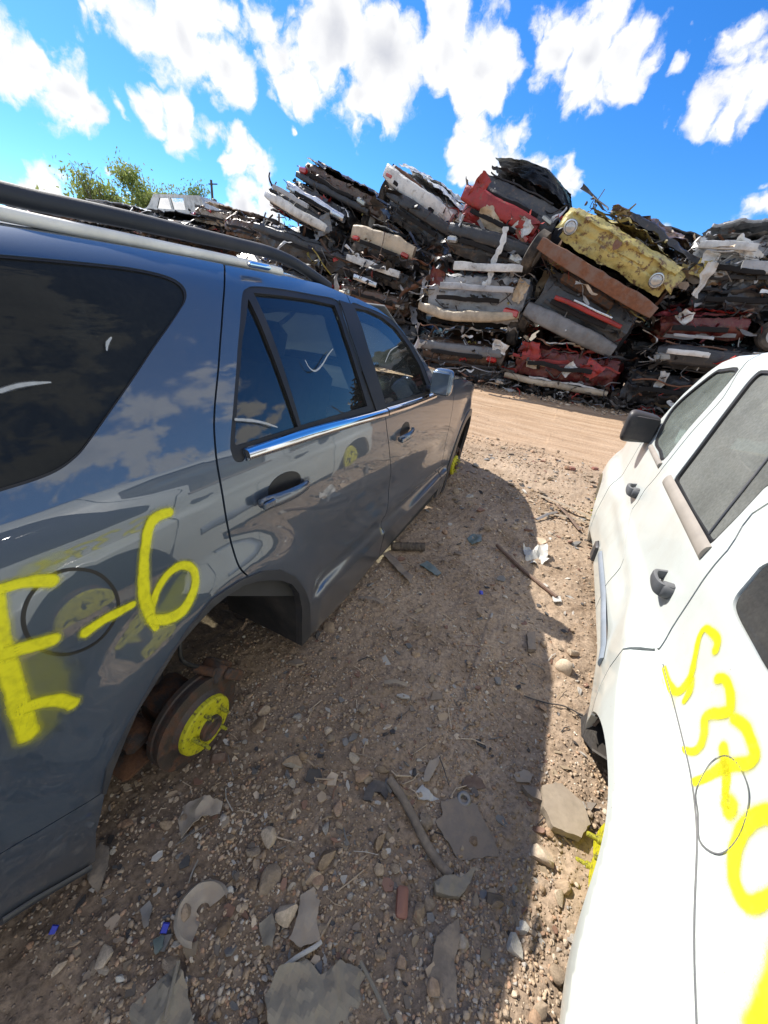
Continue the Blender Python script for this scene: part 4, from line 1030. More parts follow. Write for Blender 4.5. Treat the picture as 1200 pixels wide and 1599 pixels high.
def xbar(b, W, zc, h, d, bow, y0, seed, bend=.05, n=40, sag=0.0, sec=14, p=.55, col=None, x0=None, x1=None):
    """a bumper: rounded section swept across the car, bowed and dented"""
    xs = np.linspace(-W/2 if x0 is None else x0, W/2 if x1 is None else x1, n); s = xs/(W/2)
    nz = fbm(np.c_[xs*1.3, xs*0+seed*3.1, xs*0], 3); ny = fbm(np.c_[xs*1.7, xs*0+seed*5.7, xs*0+4], 3)
    V = []
    for i, x in enumerate(xs):
        e = abs(s[i]); hh = h*(1-.25*e**4)*(1+.25*nz[i])
        for k in range(sec):
            t = 2*math.pi*k/sec; cy = -math.copysign(abs(math.cos(t))**p, math.cos(t)); cz = math.copysign(abs(math.sin(t))**p, math.sin(t))
            V.append((x, y0-bow*(1-e**2.2)+d/2*cy+bend*ny[i]*1.2, zc+hh/2*cz+bend*nz[i]-sag*(1-e**2)))
    V = np.array(V); V[:,1:] += .006*np.c_[fbm(V*6+seed, 2), fbm(V*6+seed+9, 2)]
    F = [(i*sec+k, i*sec+(k+1) % sec, i*sec+sec+(k+1) % sec, i*sec+sec+k) for i in range(n-1) for k in range(sec)]
    F += [tuple(range(sec-1,-1,-1)), tuple((n-1)*sec+k for k in range(sec))]
    b.add(V, F, col)
def crumple(P, seed, amp=1.0):
    q = P*np.array([1.1, .9, 1.6])+seed*7.7
    D = np.c_[fbm(q, 4, True), fbm(q+31, 4, True), fbm(q+67, 4, True)]
    q2 = P*4.2+seed*3.3; D2 = np.c_[fbm(q2, 3, True), fbm(q2+13, 3, True), fbm(q2+29, 3, True)]
    return P+amp*(.11*D*np.array([1,1,.8])+.055*D2)
def frame(pL, pR, y, yaw=0.0, pitch=0.0, yR=None):
    PL, PR = at_y(pL, y), at_y(pR, y if yR is None else yR); X = PR-PL; W = np.linalg.norm(X); X /= W
    Y = np.array([math.sin(yaw), math.cos(yaw), math.sin(pitch)]); Y -= X*np.dot(X, Y); Y /= np.linalg.norm(Y); Z = np.cross(X, Y)
    M = Matrix(((X[0],Y[0],Z[0]),(X[1],Y[1],Z[1]),(X[2],Y[2],Z[2])))
    return (PL+PR)/2, M.to_euler(), W
def car_body(W, L, H, seed, amp=1.0, nose=.7, cab=1.0, tail=.8, nu=56, nv=40):
    """lofted hull of a flattened car: bonnet, squashed cabin, tail; open dark mouth at the front"""
    b = MB()
    def fn(u, v):
        t = u*2*math.pi; top = np.interp(v, [0,.05,.28,.40,.70,.85,1], [nose*.86,nose,nose*1.05,cab,cab*.97,tail,tail*.85])*H
        w = W/2*np.interp(v, [0,.06,.5,.94,1], [.93,1,1.0,.99,.92]); p = .32
        cx = np.sign(np.cos(t))*np.abs(np.cos(t))**p; cz = np.sign(np.sin(t))*np.abs(np.sin(t))**.42
        inset = np.where(cz > .2, 1-.10*np.clip((top/H-.7)*3, 0, 1)*np.clip((cz-.2)*2, 0, 1), 1)
        P = np.c_[w*cx*inset, v*L, top*.5+top*.5*cz]
        return crumple(P, seed, amp)
    b.grid(fn, nu, nv)
    def mouth(u, v):
        x = (u-.5)*W*.9; z = (.06+v*.80*nose)*H; P = np.c_[x, .10+.06*np.sin(u*9), z]; return crumple(P, seed+2, 1.2)
    return b, mouth
def wheel(c, r, par, axis=(1,0,0)):
    b = MB(); b.lathe([(r*.60,-.10),(r*.86,-.11),(r,-.085),(r,.085),(r*.86,.11),(r*.60,.10)], c, axis, 28, inner=False); t = b.build('wheel', MATS['tyre'], par)
    b = MB(); b.lathe([(r*.60,.10),(r*.57,.05),(r*.2,.02),(r*.18,.06),(.0001,.065)], c, axis, 20); b.lathe([(r*.60,-.10),(r*.5,-.06),(.0001,-.05)], c, axis, 20); b.build('rim', MATS['scrap_silver'], t)
def junk_car(label, pL, pR, y, H, paint, seed, L=3.9, bumper=None, yaw=0.0, pitch=0.0, amp=1.0, nclut=120, hood=None, extra=None, bsag=0.0, bz=.30, bh=.20, bbow=.14, shape=(.72,1.0,.8), lights=None, cat='crushed car', tint=None, group='crushed cars stacked in the scrap wall', yR=None, top=None):
    loc, rot, W = frame(pL, pR, y, yaw, pitch, yR); H *= 1.10; Rz = random.Random(seed*11+5)
    car = thing('crushed_car', label, cat, loc, group, rot)
    b, mouth = car_body(W, L, H, seed, amp, *shape); b.build('body', MATS[paint], car, autos=32)
    b = MB(); b.grid(mouth, 30, 10); b.build('engine_bay', MATS['cavity'], car)
    # painted end panel with a dark slot, and the flattened roof pressed down over it
    b = MB(); zlo, zhi = H*.14, H*shape[0]*.98
    def ff(u, v): return crumple(np.c_[(u-.5)*W*.95, -.07+.10*np.abs(u-.5)**2*4-.07*np.sin(v*math.pi), zlo+v*(zhi-zlo)], seed+21, .75*amp)
    b.grid(ff, 40, 12); b.build('end_panel', MATS[paint], car, autos=35)
    b = MB(); xbar(b, W, H*.50, .09, .10, .06, -.15, seed+3, bend=.05*amp, n=24, sec=8, p=.4, x0=-.30*W, x1=.30*W); b.build('grille', MATS['cavity'], car, autos=40)
    if not top and H > .6:
        b = MB(); ro = Rz.uniform(.15, .55); kz = Rz.uniform(-.06,.06)
        def rf0(u, v): return crumple(np.c_[(u-.5)*W*.86+kz, ro+v*2.0, H*(shape[1]+.03)+.05*np.sin(u*math.pi)+kz*(u-.5)*2], seed+11, 1.0*amp)
        b.grid(rf0, 30, 24); e = rf0(np.linspace(0,1,24), np.zeros(24)); b.tube(e, .028, 6); b.build('roof', MATS[paint], car, autos=30)
        for sx in (-.40, .40):
            b = MB(); b.tube([(sx*W, .0, H*shape[0]*.95), (sx*W*.98+kz, ro*.6, H*(shape[1]*.55+shape[0]*.45)), (sx*W*.95+kz, ro+.05, H*(shape[1]+.01))], .035, 6); b.build('pillar', MATS[paint], car)
    if lights is None and Rz.random() < .7: lights = [(sx*.80, shape[0]*.66, Rz.choice(('red_lens','lamp_lens','lamp_lens','red_lens')), Rz.uniform(.8,1.25)) for sx in (-1, 1) if Rz.random() < .75]
    if Rz.random() < .38: sw = Rz.choice((-1,1)); wheel((sw*W*.46, .35, H*.10), .31, car, (sw,0,0))
    if bumper:
        b = MB(); xbar(b, W*1.0, H*bz+.0, bh, .16, bbow, -.02, seed, sag=bsag, bend=.042*amp, n=56); b.build('bumper', MATS[bumper], car, autos=45)
    if hood:
        b = MB()
        def hf(u, v):
            P = np.c_[(u-.5)*W*.94, -.12+v*1.15, H*(shape[0]+.06)+.05*np.sin(u*math.pi)+.10*np.sin(v*5+seed)*v]; return crumple(P, seed+5, 1.25)
        b.grid(hf, 34, 26); b.build('hood', MATS[hood], car, autos=28)
    if top:
        b = MB()
        def rf(u, v):
            P = np.c_[(u-.5)*W*.9, (.0 if seed == 13 else .9)+v*1.9, H*(shape[1]+.0)+(.30 if seed == 13 else .06)*np.sin(u*math.pi)*(.55+.45*np.sin(v*math.pi) if seed == 13 else 1)]; return crumple(P, seed+11, .55 if seed == 13 else 1.5)
        b.grid(rf, 34, 30); b.build('roof', MATS[top], car, autos=28)
    for (lx, lz, mt, s) in (lights or []):
        b = MB(); b.box((lx*W/2, -.13, lz*H), (.26*s, .12, .13*s), Euler((0, .15*lx, .3*lx)).to_matrix(), bev=.035); b.build('tail_light' if mt == 'red_lens' else 'headlight', MATS[mt], car)
    if nclut:
        b = MB(); Rl = random.Random(seed*5+3)
        for q in range(2):            # folded panel edges and rails sandwiched across the car's end
            zz = H*(.12+.8*(q+Rl.uniform(.1,.9))/2); xa = Rl.uniform(-.5,-.2)*W; xb_ = Rl.uniform(.2,.5)*W
            cl = PALC[Rl.choice((0,0,1,1,2,3,4,6,7))]*Rl.uniform(.7,1.2)
            if tint is not None and Rl.random() < .35: cl = np.array(tint)
            elif Rl.random() < .35: cl = np.array(PCOL[paint])*.8
            xbar(b, W, zz, Rl.uniform(.025,.085), Rl.uniform(.04,.12), Rl.uniform(.0,.14), Rl.uniform(-.06,.08), seed*9+q, bend=.11*amp, n=26, sec=8, p=.35, x0=xa, x1=xb_, col=cl)
        def fp(R):
            k = R.random()
            if k < .62: return (R.uniform(-.5,.5)*W, R.gauss(-.02,.10), R.uniform(.0,.95)*H)
            if k < .90: return (R.choice((-.5,.5))*W*R.uniform(.92,1.05), R.uniform(0,2.2), R.uniform(.05,.9)*H)
            return (R.uniform(-.5,.5)*W, R.uniform(0,1.6), H*R.uniform(.70,.95))
        clutter(b, int(nclut*.38), fp, seed*13+1, .85, tint, .22)
        t = b.build('torn_metal', MATS['torn_scrap'], car, usecol=True, autos=60); t['kind'] = 'stuff'
    if extra: extra(car, W, H)
    return car
def strip_hang(pts, w, mt, name='hanging_strip'):
    def f(car, W, H):
        P = smooth(pts, 5); b = MB(); b.tube(P, [w*(1+.3*math.sin(i*2.1)) for i in range(len(P))], 6, flat=.25, up=(0,1,0)); b.build(name, MATS[mt], car)
    return f
def plate(cx, cz, w, h, mt, a=0.0, y=-.14, name='loose_plate'):
    def f(car, W, H):
        b = MB(); M = Euler((.2, a, .15)).to_matrix()
        def g(u, v): return crumple(np.c_[(u-.5)*w, .02*np.sin(u*5), (v-.5)*h], cx*3+cz, 1.0)@np.array(M).T+np.array((cx*W/2, y, cz*H))
        b.grid(g, 16, 12); b.build(name, MATS[mt], car, autos=35)
    return f
def many(*fs):
    def f(car, W, H):
        for g in fs: g(car, W, H)
    return f
def beam(zf, h, mt, x0=-.5, x1=.5, y=-.18, bow=.05, seed=3, bend=.03, name='bumper_beam', p=.3):
    def f(car, W, H):
        b = MB(); xbar(b, W, zf*H, h, .08, bow, y, seed, bend=bend, p=p, x0=x0*W, x1=x1*W); b.build(name, MATS[mt], car, autos=40)
    return f

# --- leftmost stack
junk_car('dark brown flattened car on the very top of the leftmost tall stack', (462,285),(572,345), 12.6, .62, 'scrap_brown', 1, bumper='bumper_dark', nclut=110, shape=(.8,.9,.8), amp=1.2, hood='scrap_charcoal')
junk_car('crushed dark car with a bright chrome bumper near the top of the leftmost tall stack', (446,312),(532,364), 12.2, .60, 'scrap_black', 2, bumper='scrap_chrome', bz=.55, bh=.24, bbow=.1, nclut=120, shape=(.8,.9,.8))
junk_car('crushed car with a punched white bumper jutting out from the leftmost tall stack', (413,322),(508,378), 11.9, .60, 'scrap_charcoal', 3, bumper='bumper_white', bz=.48, bh=.24, bbow=.22, nclut=110, shape=(.8,.9,.8), extra=many(plate(.75,.5,.5,.7,'scrap_grey',.8), beam(.9,.12,'scrap_silver',-.35,.2)))
junk_car('flattened dark grey car under the white and chrome bumpers of the leftmost stack', (396,392),(540,446), 12.2, 1.05, 'scrap_charcoal', 4, bumper='bumper_dark', bz=.6, bh=.25, nclut=190, amp=1.3)
junk_car('black flattened car low in the leftmost tall stack, half hidden by the dark SUV roof', (400,450),(545,500), 12.2, 1.0, 'scrap_black', 5, nclut=170, amp=1.2)
# --- second stack
junk_car('white car with a long white bumper cover tilted steeply on top of the second stack', (592,296),(690,372), 11.6, .62, 'scrap_silver', 6, bumper='bumper_white', bz=.62, bh=.38, bbow=.18, nclut=70, shape=(.85,1.0,.7), hood='scrap_white', top='scrap_white', yaw=.15)
junk_car('black and blue crushed car right under the steep white bumper cover', (590,345),(692,412), 11.4, .80, 'scrap_black', 7, bumper='bumper_dark', bz=.75, bh=.26, nclut=190, tint=(.05,.09,.17), shape=(.8,1.0,.8), extra=plate(.86,.45,.22,.55,'scrap_blue',.5))
junk_car('crushed car with a wide flat cream bumper panel in the second stack', (545,398),(637,432), 11.0, .68, 'scrap_charcoal', 8, bumper='bumper_cream', bz=.72, bh=.40, bbow=.06, nclut=120, shape=(.85,1.0,.9), extra=strip_hang([(.12,-.30,.75),(.13,-.28,.45),(.08,-.26,.1),(-.2,-.3,-.2),(-.3,-.3,-.45)], .012, 'scrap_brown', 'wire'))
junk_car('crushed car with a white metal beam below the cream bumper panel', (540,434),(630,466), 11.0, .62, 'scrap_black', 9, nclut=130, extra=many(beam(.72,.17,'scrap_white',-.48,.40), beam(.15,.13,'scrap_chrome',-.3,.1)))
junk_car('flattened car with a dull brown bumper low in the second stack', (532,474),(634,504), 11.0, .66, 'scrap_brown', 10, bumper='scrap_brown', bz=.55, bh=.26, nclut=140)
junk_car('dark crushed car at the hidden bottom of the second stack', (540,540),(640,565), 11.0, 1.1, 'scrap_black', 11, nclut=120)
junk_car('dark wreck jammed upright between the second and third stacks', (612,440),(672,470), 11.6, 1.5, 'scrap_charcoal', 12, nclut=260, amp=1.5, tint=(.28,.2,.12))
# --- third stack
junk_car('black car with a rounded roof on top of the third stack, beside the red wreck', (724,328),(846,392), 10.6, .82, 'scrap_charcoal', 13, bumper='bumper_dark', bz=.40, bh=.36, nclut=50, shape=(.80,1.12,.9), top='scrap_charcoal', hood='scrap_charcoal', amp=.8)
junk_car('bright red crushed car with a white plate, wedged under the black rounded roof', (704,352),(812,408), 10.3, .72, 'scrap_red', 14, bumper='scrap_red', bz=.78, bh=.36, bbow=.12, nclut=110, tint=(.3,.02,.02), extra=many(plate(.60,.60,.32,.34,'scrap_white',.4,-.3), plate(-.78,.9,.25,.5,'scrap_red',.3,-.25)))
junk_car('black car with a long black bumper, tan panel and hanging white strip', (688,404),(806,444), 10.1, .78, 'scrap_black', 15, bumper='bumper_dark', bz=.70, bh=.26, bbow=.16, nclut=130, extra=many(plate(-.18,1.02,.62,.30,'bumper_cream',.45,-.1,'tan_panel'), strip_hang([(.34,-.34,.86),(.40,-.36,.55),(.36,-.36,.25),(.42,-.36,-.12),(.30,-.33,-.22)], .055, 'scrap_white'), plate(.72,.5,.17,.17,'scrap_white',.7,-.32), plate(-.86,.82,.22,.16,'scrap_silver',.3,-.25)))
junk_car('silver car with a torn sagging beige bumper and a white beam in the third stack', (652,512),(804,528), 10.0, 1.25, 'scrap_silver', 16, bumper='bumper_beige', bz=.36, bh=.22, bbow=.30, bsag=.16, nclut=230, tint=(.45,.45,.46), lights=[(.84,.36,'red_lens',1.3)], shape=(.8,1.0,.9), amp=1.3,
         extra=many(beam(.95,.15,'scrap_white',-.16,.46,-.30,.02), beam(.66,.12,'scrap_silver',-.25,.42,-.28,.2), plate(-.78,.72,.30,.42,'scrap_maroon',.2,-.1), plate(.86,.62,.24,.40,'bumper_cream',.3,-.2)))
junk_car('brown and silver flattened car second from the ground in the third stack', (650,574),(776,594), 9.9, .85, 'scrap_brown', 17, bumper='scrap_grey', bz=.62, bh=.24, nclut=230, tint=(.4,.4,.42), extra=many(plate(.85,.72,.30,.28,'scrap_white',.2,-.25), plate(-.90,.5,.26,.20,'scrap_white',.0,-.25)))
junk_car('shredded dark car on the ground at the foot of the third stack', (640,604),(796,622), 9.9, .70, 'scrap_charcoal', 18, nclut=260, amp=1.6, tint=(.4,.4,.42))
# --- fourth stack: below the yellow truck
def red_stripe(car, W, H):
    b = MB(); xbar(b, W, H*.60, .09, .10, .14, -.16, 5, bend=.04, x0=-.28*W, x1=.42*W); b.build('red_light_bar', MATS['scrap_red'], car, autos=40)
    b = MB(); xbar(b, W, H*.66, .05, .10, .14, -.17, 5, bend=.04, x0=-.1*W, x1=.3*W); b.build('chrome_trim', MATS['scrap_chrome'], car, autos=40)
junk_car('dark grey car end with a red light bar, tilted under the yellow truck', (812,500),(946,566), 9.9, 1.0, 'scrap_charcoal', 20, bumper='bumper_grey', bz=.22, bh=.34, bbow=.2, nclut=110, shape=(.95,1.1,.9), extra=red_stripe, top='scrap_black', amp=.9)
junk_car('torn red car with a tan bumper at the foot of the fourth stack', (786,596),(944,626), 9.8, .95, 'scrap_maroon', 21, bumper='bumper_beige', bz=.15, bh=.14, bbow=.1, nclut=280, tint=(.32,.03,.025), amp=1.5, extra=many(plate(.45,.52,.35,.35,'scrap_red',.5), plate(-.66,.60,.34,.36,'scrap_red',-.2), plate(.22,.36,.30,.16,'scrap_white',-.9,-.25), plate(-.60,.36,.22,.15,'bumper_cream',0,-.2)))
junk_car('black crushed car filling the dark hollow right of the torn red car', (935,600),(1050,612), 11.2, 1.2, 'scrap_black', 22, nclut=230, amp=1.4)
junk_car('dark wreck buried behind the yellow truck and the black rounded roof', (822,470),(935,505), 12.0, 1.5, 'scrap_black', 23, nclut=150, amp=1.3)
junk_car('black wreck filling the gap behind the rusty bumper of the yellow truck', (880,470),(1030,510), 11.8, 1.5, 'scrap_black', 29, nclut=120, amp=1.3)
# --- fifth stack
Rq = random.Random(61)
junk_car('shredded silver and white car on top of the rightmost stack', (1046,466),(1196,480), 10.2, .95, 'scrap_silver', 24, bumper=None, nclut=420, tint=(.66,.66,.64), hood='scrap_silver', amp=1.5, shape=(.85,1.05,.9), extra=many(
    *[plate(Rq.uniform(-.85,.85), Rq.uniform(.25,1.12), Rq.uniform(.22,.62), Rq.uniform(.14,.34), Rq.choice(('scrap_white','scrap_silver','scrap_white','scrap_grey')), Rq.uniform(-.7,.7), Rq.uniform(-.34,.5), 'torn_panel') for _ in range(15)], plate(-.62,.22,.16,.5,'scrap_white',0,-.4), plate(-.72,.40,.34,.26,'scrap_yellow',.2,-.3), beam(.55,.2,'scrap_silver',.05,.5), beam(.8,.12,'scrap_white',-.45,.1,-.25,.1)))
junk_car('black crushed car with a dented dark bumper in the middle of the rightmost stack', (1050,512),(1200,524), 10.2, .95, 'scrap_black', 25, bumper=None, nclut=240, amp=1.4, extra=many(plate(.1,.45,.55,.32,'bumper_dark',.2,-.3), plate(-.1,.75,.3,.25,'scrap_grey',.5)))
junk_car('dark red crumpled car squeezed low in the rightmost stack', (1012,540),(1150,546), 9.9, .60, 'scrap_maroon', 26, nclut=110, hood='scrap_red', tint=(.2,.02,.03), extra=plate(-.55,.82,.2,.2,'scrap_white',.6,-.25))
junk_car('dark car with a grey bumper and a pale stripe low in the rightmost stack', (1012,584),(1152,600), 9.7, .66, 'scrap_black', 27, bumper='bumper_dark', bz=.55, bh=.34, bbow=.2, nclut=100, extra=many(beam(.62,.09,'scrap_white',-.42,.02,-.30,.12), beam(1.0,.05,'scrap_silver',-.4,.0,-.1,.25)))
junk_car('dark shredded wreck on the ground under the grey bumper with the pale stripe', (948,640),(1130,664), 9.9, .95, 'scrap_black', 28, nclut=300, amp=1.6, extra=many(plate(-.35,.62,.15,.33,'scrap_white',.1,-.25), plate(.35,.35,.55,.35,'scrap_grey',.5,-.2)))
for k, (a, c, yy, hh, pt, lb) in enumerate((((1190,482),(1330,498),10.4,.85,'scrap_charcoal','charcoal crushed car above the silver alloy wheel at the right edge'), ((1185,545),(1330,560),10.0,1.0,'scrap_black','black crushed car with a silver alloy wheel at the right edge of the photo'), ((1150,620),(1310,640),9.9,1.2,'scrap_grey','grey crushed car on the ground hidden behind the white SUV roof'))):
    junk_car(lb, a, c, yy, hh, pt, 30+k, nclut=150, extra=(lambda car, W, H: wheel((-W*.42, -.12, .25), .27, car, (0,-1,0))) if k == 1 else None)

# --- the old yellow pickup lying on its stack
def yellow_truck():
    loc, rot, W = frame((842,398),(1004,498), 9.6, .12, .10)
    car = thing('crushed_truck', 'old yellow pickup with round headlights and rusty bumper, tilted on the stack', 'crushed truck', loc, None, rot)
    yl = MATS['scrap_yellow']; b = MB()
    def front(u, v):      # rounded nose panel between the lamps, bonnet lip above
        x = (u-.5)*W*.92; z = .34+v*.52; y = -.10+.16*np.abs(u-.5)**2*4-.05*np.sin(v*math.pi)-.07*np.exp(-((v-.82)/.08)**2)+.03*np.exp(-((v-.42)/.03)**2)
        P = np.c_[x, y+.35*np.clip(v-.88, 0, 1)*6*.25, z]; return crumple(P, 41, .62)
    b.grid(front, 46, 26); b.build('grille_panel', yl, car, autos=40)
    b = MB()
    def hood(u, v):
        P = np.c_[(u-.5)*W*(.62+.1*v), .0+v*1.3, .86+.12*np.sin(u*math.pi)*(1-.3*v)-.1*v]; return crumple(P, 42, 1.0)
    b.grid(hood, 34, 30); b.build('hood', yl, car, autos=35)
    for s in (-1, 1):
        b = MB()
        def fend(u, v):
            t = v*math.pi*.9; P = np.c_[s*W*(.34+.18*u), -.06+.62*(1-np.cos(t))*.8, .40+.48*np.sin(t*.9+.35)-.12*u*u]; return crumple(P, 43+s, .7)
        b.grid(fend, 14, 22); b.build('fender', yl, car, autos=40)
        lx = s*W*.385; lz = .60 if s < 0 else .58
        b = MB(); b.lathe([(.128,.06),(.128,-.02),(.116,-.05),(.100,-.052),(.094,-.03)], (lx,-.16,lz), (0,1,0), 28, inner=False); h = b.build('headlight', MATS['scrap_chrome'], car)
        b = MB(); b.lathe([(.096,-.03),(.08,-.05),(.045,-.064),(.0001,-.068)], (lx,-.16,lz), (0,1,0), 28); b.build('lens', MATS['lamp_lens'], h)
    b = MB(); xbar(b, W*1.06, .18, .27, .10, .03, -.20, 44, bend=.03, p=.3, n=50); b.build('bumper', MATS['bumper_rust'], car, autos=40)
    b = MB(); e = [(0,.075),(.05,.085),(.07,.05),(.06,-.02),(0,-.075),(-.06,-.02),(-.07,.05),(-.05,.085)]; m = len(e)
    V = [(-.03+x, -.235, .70+z) for x, z in e]+[(-.03+x, -.17, .70+z) for x, z in e]; b.add(V, [tuple(range(m)), tuple(range(2*m-1, m-1, -1))]+[(i, m+i, m+(i+1) % m, (i+1) % m) for i in range(m)]); b.build('badge', MATS['bumper_rust'], car, smooth=False)
    b, mouth = car_body(W*.94, 3.9, .78, 45, 1.3, .8, 1.15, .8); b.build('body', MATS['scrap_brown'], car, autos=32)
    b = MB()
    def cab(u, v): P = np.c_[(u-.36)*W*.9, .9+v*1.5, 1.02+.14*np.sin(u*math.pi)]; return crumple(P, 46, 1.9)
    b.grid(cab, 34, 30); b.build('cab_roof', MATS['scrap_brown'], car, autos=30)
    b = MB()
    def rail(u, v): P = np.c_[(u-.12)*W*.78, .42+.22*v, 1.10-.12*u+.10*np.sin(v*math.pi)]; return crumple(P, 47, .8)
    b.grid(rail, 40, 10); b.build('cab_roof', MATS['scrap_black'], car, autos=35)
    wheel((-W*.56, .30, -.02), .40, car); wheel((W*.30, 1.2, -.15), .38, car)
    b = MB(); b.tube([(-W*.5,.35,.02),(W*.45,.35,.0)], .06, 8); b.box((0,.5,-.10),(W*.5,.7,.22),bev=.05); b.tube([(-.5,0,.1),(-.45,3.2,.05)], .07, 6); b.tube([(.5,0,.1),(.45,3.2,.05)], .07, 6); b.build('chassis', MATS['iron_rust'], car)
    b = MB(); clutter(b, 90, lambda R: (R.uniform(-.45,.5)*W, R.uniform(.0,1.0), R.choice((R.uniform(-.25,.15), R.uniform(.85,1.15)))), 451, .9, (.30,.24,.07), .2); t = b.build('torn_metal', MATS['torn_scrap'], car, usecol=True, autos=60); t['kind'] = 'stuff'
yellow_truck()
# loose scrap along the foot of the wall and in its hollows
b = MB()
def foot(R):
    x = R.uniform(-9, 5.5); return (x, 9.55+.10*x*.5+R.gauss(0,.25)+.3, abs(R.gauss(.05,.10)))
clutter(b, 500, foot, 77, .7)
clutter(b, 500, lambda R: (R.uniform(-9, 5), R.uniform(10.3, 11.4), R.uniform(.1, 2.6)), 78, 1.4)
o = b.build('scrap_debris', MATS['torn_scrap'], None, usecol=True, autos=60); o['kind'] = 'stuff'; o['label'] = 'torn scrap strewn along the foot of the crushed car wall'

# ================================================================== far left: low heap, van, trees, poles
def heap():
    b = MB()
    def fn(u, v):
        x = -48+u*41; y = 15+v*22; q = np.c_[x, y, x*0]
        e = np.minimum(1, np.minimum(u, 1-u)*9)*np.minimum(1, np.minimum(v, 1-v)*5)
        return np.c_[x, y, -.1+e*(3.0+.55*fbm(q*.35, 4)+.35*fbm(q*1.2, 3, True)+.03*(y-15))]
    b.grid(fn, 110, 60); o = b.build('scrap_heap', MATS['scrap_brown'], None, autos=30); o['kind'] = 'stuff'; o['label'] = 'low heap of wrecked cars and scrap behind the dark SUV roof'
    b = MB()
    def fp(R):
        y = 15.5+abs(R.gauss(0, 5)); x = R.uniform(-46, -8); return (x, y, R.uniform(2.6, 3.7)+.03*(y-15))
    clutter(b, 1100, fp, 91, 1.9, (.30,.22,.16), .3); o = b.build('scrap_debris', MATS['torn_scrap'], None, usecol=True, autos=60); o['kind'] = 'stuff'; o['label'] = 'torn sheet metal lying over the low scrap heap'
heap()
for k, (a, c, y, h, pt, lb) in enumerate((((-30,340),(62,352),17,.9,'scrap_grey','grey flattened car at the left end of the low heap'), ((45,347),(120,356),16.5,.9,'scrap_brown','brown flattened car left of the white van on the low heap'), ((120,352),(215,366),16,1.0,'scrap_silver','dusty silver flattened car just left of the white van'), ((205,362),(300,382),15,.9,'scrap_black','black flattened car below the white van on the low heap'),
        ((300,352),(368,366),16,.8,'scrap_tan','tan flattened car right of the white van on the low heap'), ((345,372),(418,392),14.5,.9,'scrap_brown','rusty brown flattened car at the right end of the low heap'))):
    junk_car(lb, a, c, y, h, pt, 60+k, nclut=110, L=3.0, amp=1.2, group='flattened cars on the low heap', yaw=-.5)
def van():
    A = at_y((212,350), 19.0); B = at_y((324,362), 19.0); base = (A+B)/2; X = B-A; L = np.linalg.norm(X); X[2] *= .6; X /= np.linalg.norm(X)
    Y = np.array([0,1.0,0]); Y -= X*np.dot(X, Y); Y /= np.linalg.norm(Y); Z = np.cross(X, Y)
    rot = Matrix(((X[0],Y[0],Z[0]),(X[1],Y[1],Z[1]),(X[2],Y[2],Z[2]))).to_euler()
    car = thing('wrecked_van', 'white van body with two side windows on the low heap behind the dark SUV', 'van', base, None, rot)
    h = L*.27; prof = np.array([(-.50,.0),(-.50,.40),(-.46,.50),(-.30,.56),(-.19,.93),(-.14,.98),(.36,1.0),(.44,.96),(.50,.55),(.50,.0)])*[L, h]
    hol = [np.array([(-.15,.56),(-.10,.88),(.02,.90),(.05,.56)])*[L,h], np.array([(.08,.56),(.05,.90),(.22,.91),(.24,.57)])*[L,h]]
    P = smooth(prof, 3, True); b = MB(); D = 1.7
    polys = [P]+hol; E = []; s = 0
    for q in polys: E += [(s+i, s+(i+1) % len(q)) for i in range(len(q))]; s += len(q)
    B2 = np.concatenate(polys); vo, eo, fo, *_ = delaunay_2d_cdt([Vector(p) for p in B2], E, [], 0, 1e-6); P2 = np.array([(v.x, v.y) for v in vo]); F = np.array([tuple(f) for f in fo]); F = F[inside(P2[F].mean(1), polys)]
    n = len(P2); V = np.concatenate([np.c_[P2[:,0], P2[:,0]*0, P2[:,1]], np.c_[P2[:,0], P2[:,0]*0+D, P2[:,1]]]); FF = [tuple(f) for f in F]+[tuple(n+f[::-1]) for f in F]; m = len(P)
    P3 = np.concatenate([np.c_[P[:,0], P[:,0]*0, P[:,1]], np.c_[P[:,0], P[:,0]*0+D, P[:,1]]]); k = len(V)
    FF += [(k+i, k+m+i, k+m+(i+1) % m, k+(i+1) % m) for i in range(m)]; b.add(np.concatenate([V, P3]), FF); b.build('body', MATS['bumper_white'], car, autos=35)
    for q in hol:
        w = MB(); m = len(q); w.add([(x, .03, z) for x, z in q]+[(x, .05, z) for x, z in q], [tuple(range(m)), tuple(range(2*m-1, m-1, -1))]); w.build('window', MATS['front_door_glass'], car, smooth=False)
    w = MB(); w.add([(-.30*L-.01,.15,.56*h),(-.30*L-.01,D-.15,.56*h),(-.19*L-.02,D-.2,.91*h),(-.19*L-.02,.2,.91*h)], [(0,1,2,3)]); w.build('windscreen', MATS['privacy_glass'], car, smooth=False)
    for x in (-.31, .32):
        wheel((x*L, .06, .02*h), .36, car, (0,1,0))
van()
def leaf_mat(name, a, bb):
    m, N = mat_new(name); g = N.n('ShaderNodeNewGeometry'); oi = N.noise(g.outputs['Position'], .9, 4, .6)
    c = N.mix(N.sstep(oi, .35, .65), a, bb); c = N.mix(N.math('MULTIPLY', g.outputs['Random Per Island'], .5), c, tuple(x*1.5 for x in bb))
    d = N.n('ShaderNodeBsdfPrincipled', ins={'Base Color': c, 'Roughness': .55}); t = N.n('ShaderNodeBsdfTranslucent'); N.put(t.inputs[0], c)
    mx = N.n('ShaderNodeMixShader', ins={0: .35, 1: d.outputs[0], 2: t.outputs[0]}); surf(N, mx.outputs[0])
leaf_mat('leaf_yellow_green', (.16,.23,.05), (.33,.37,.11)); leaf_mat('leaf_green', (.10,.17,.05), (.21,.28,.10)); simple('bark', (.12,.095,.075), .9, bumpk=.5, bscale=20)
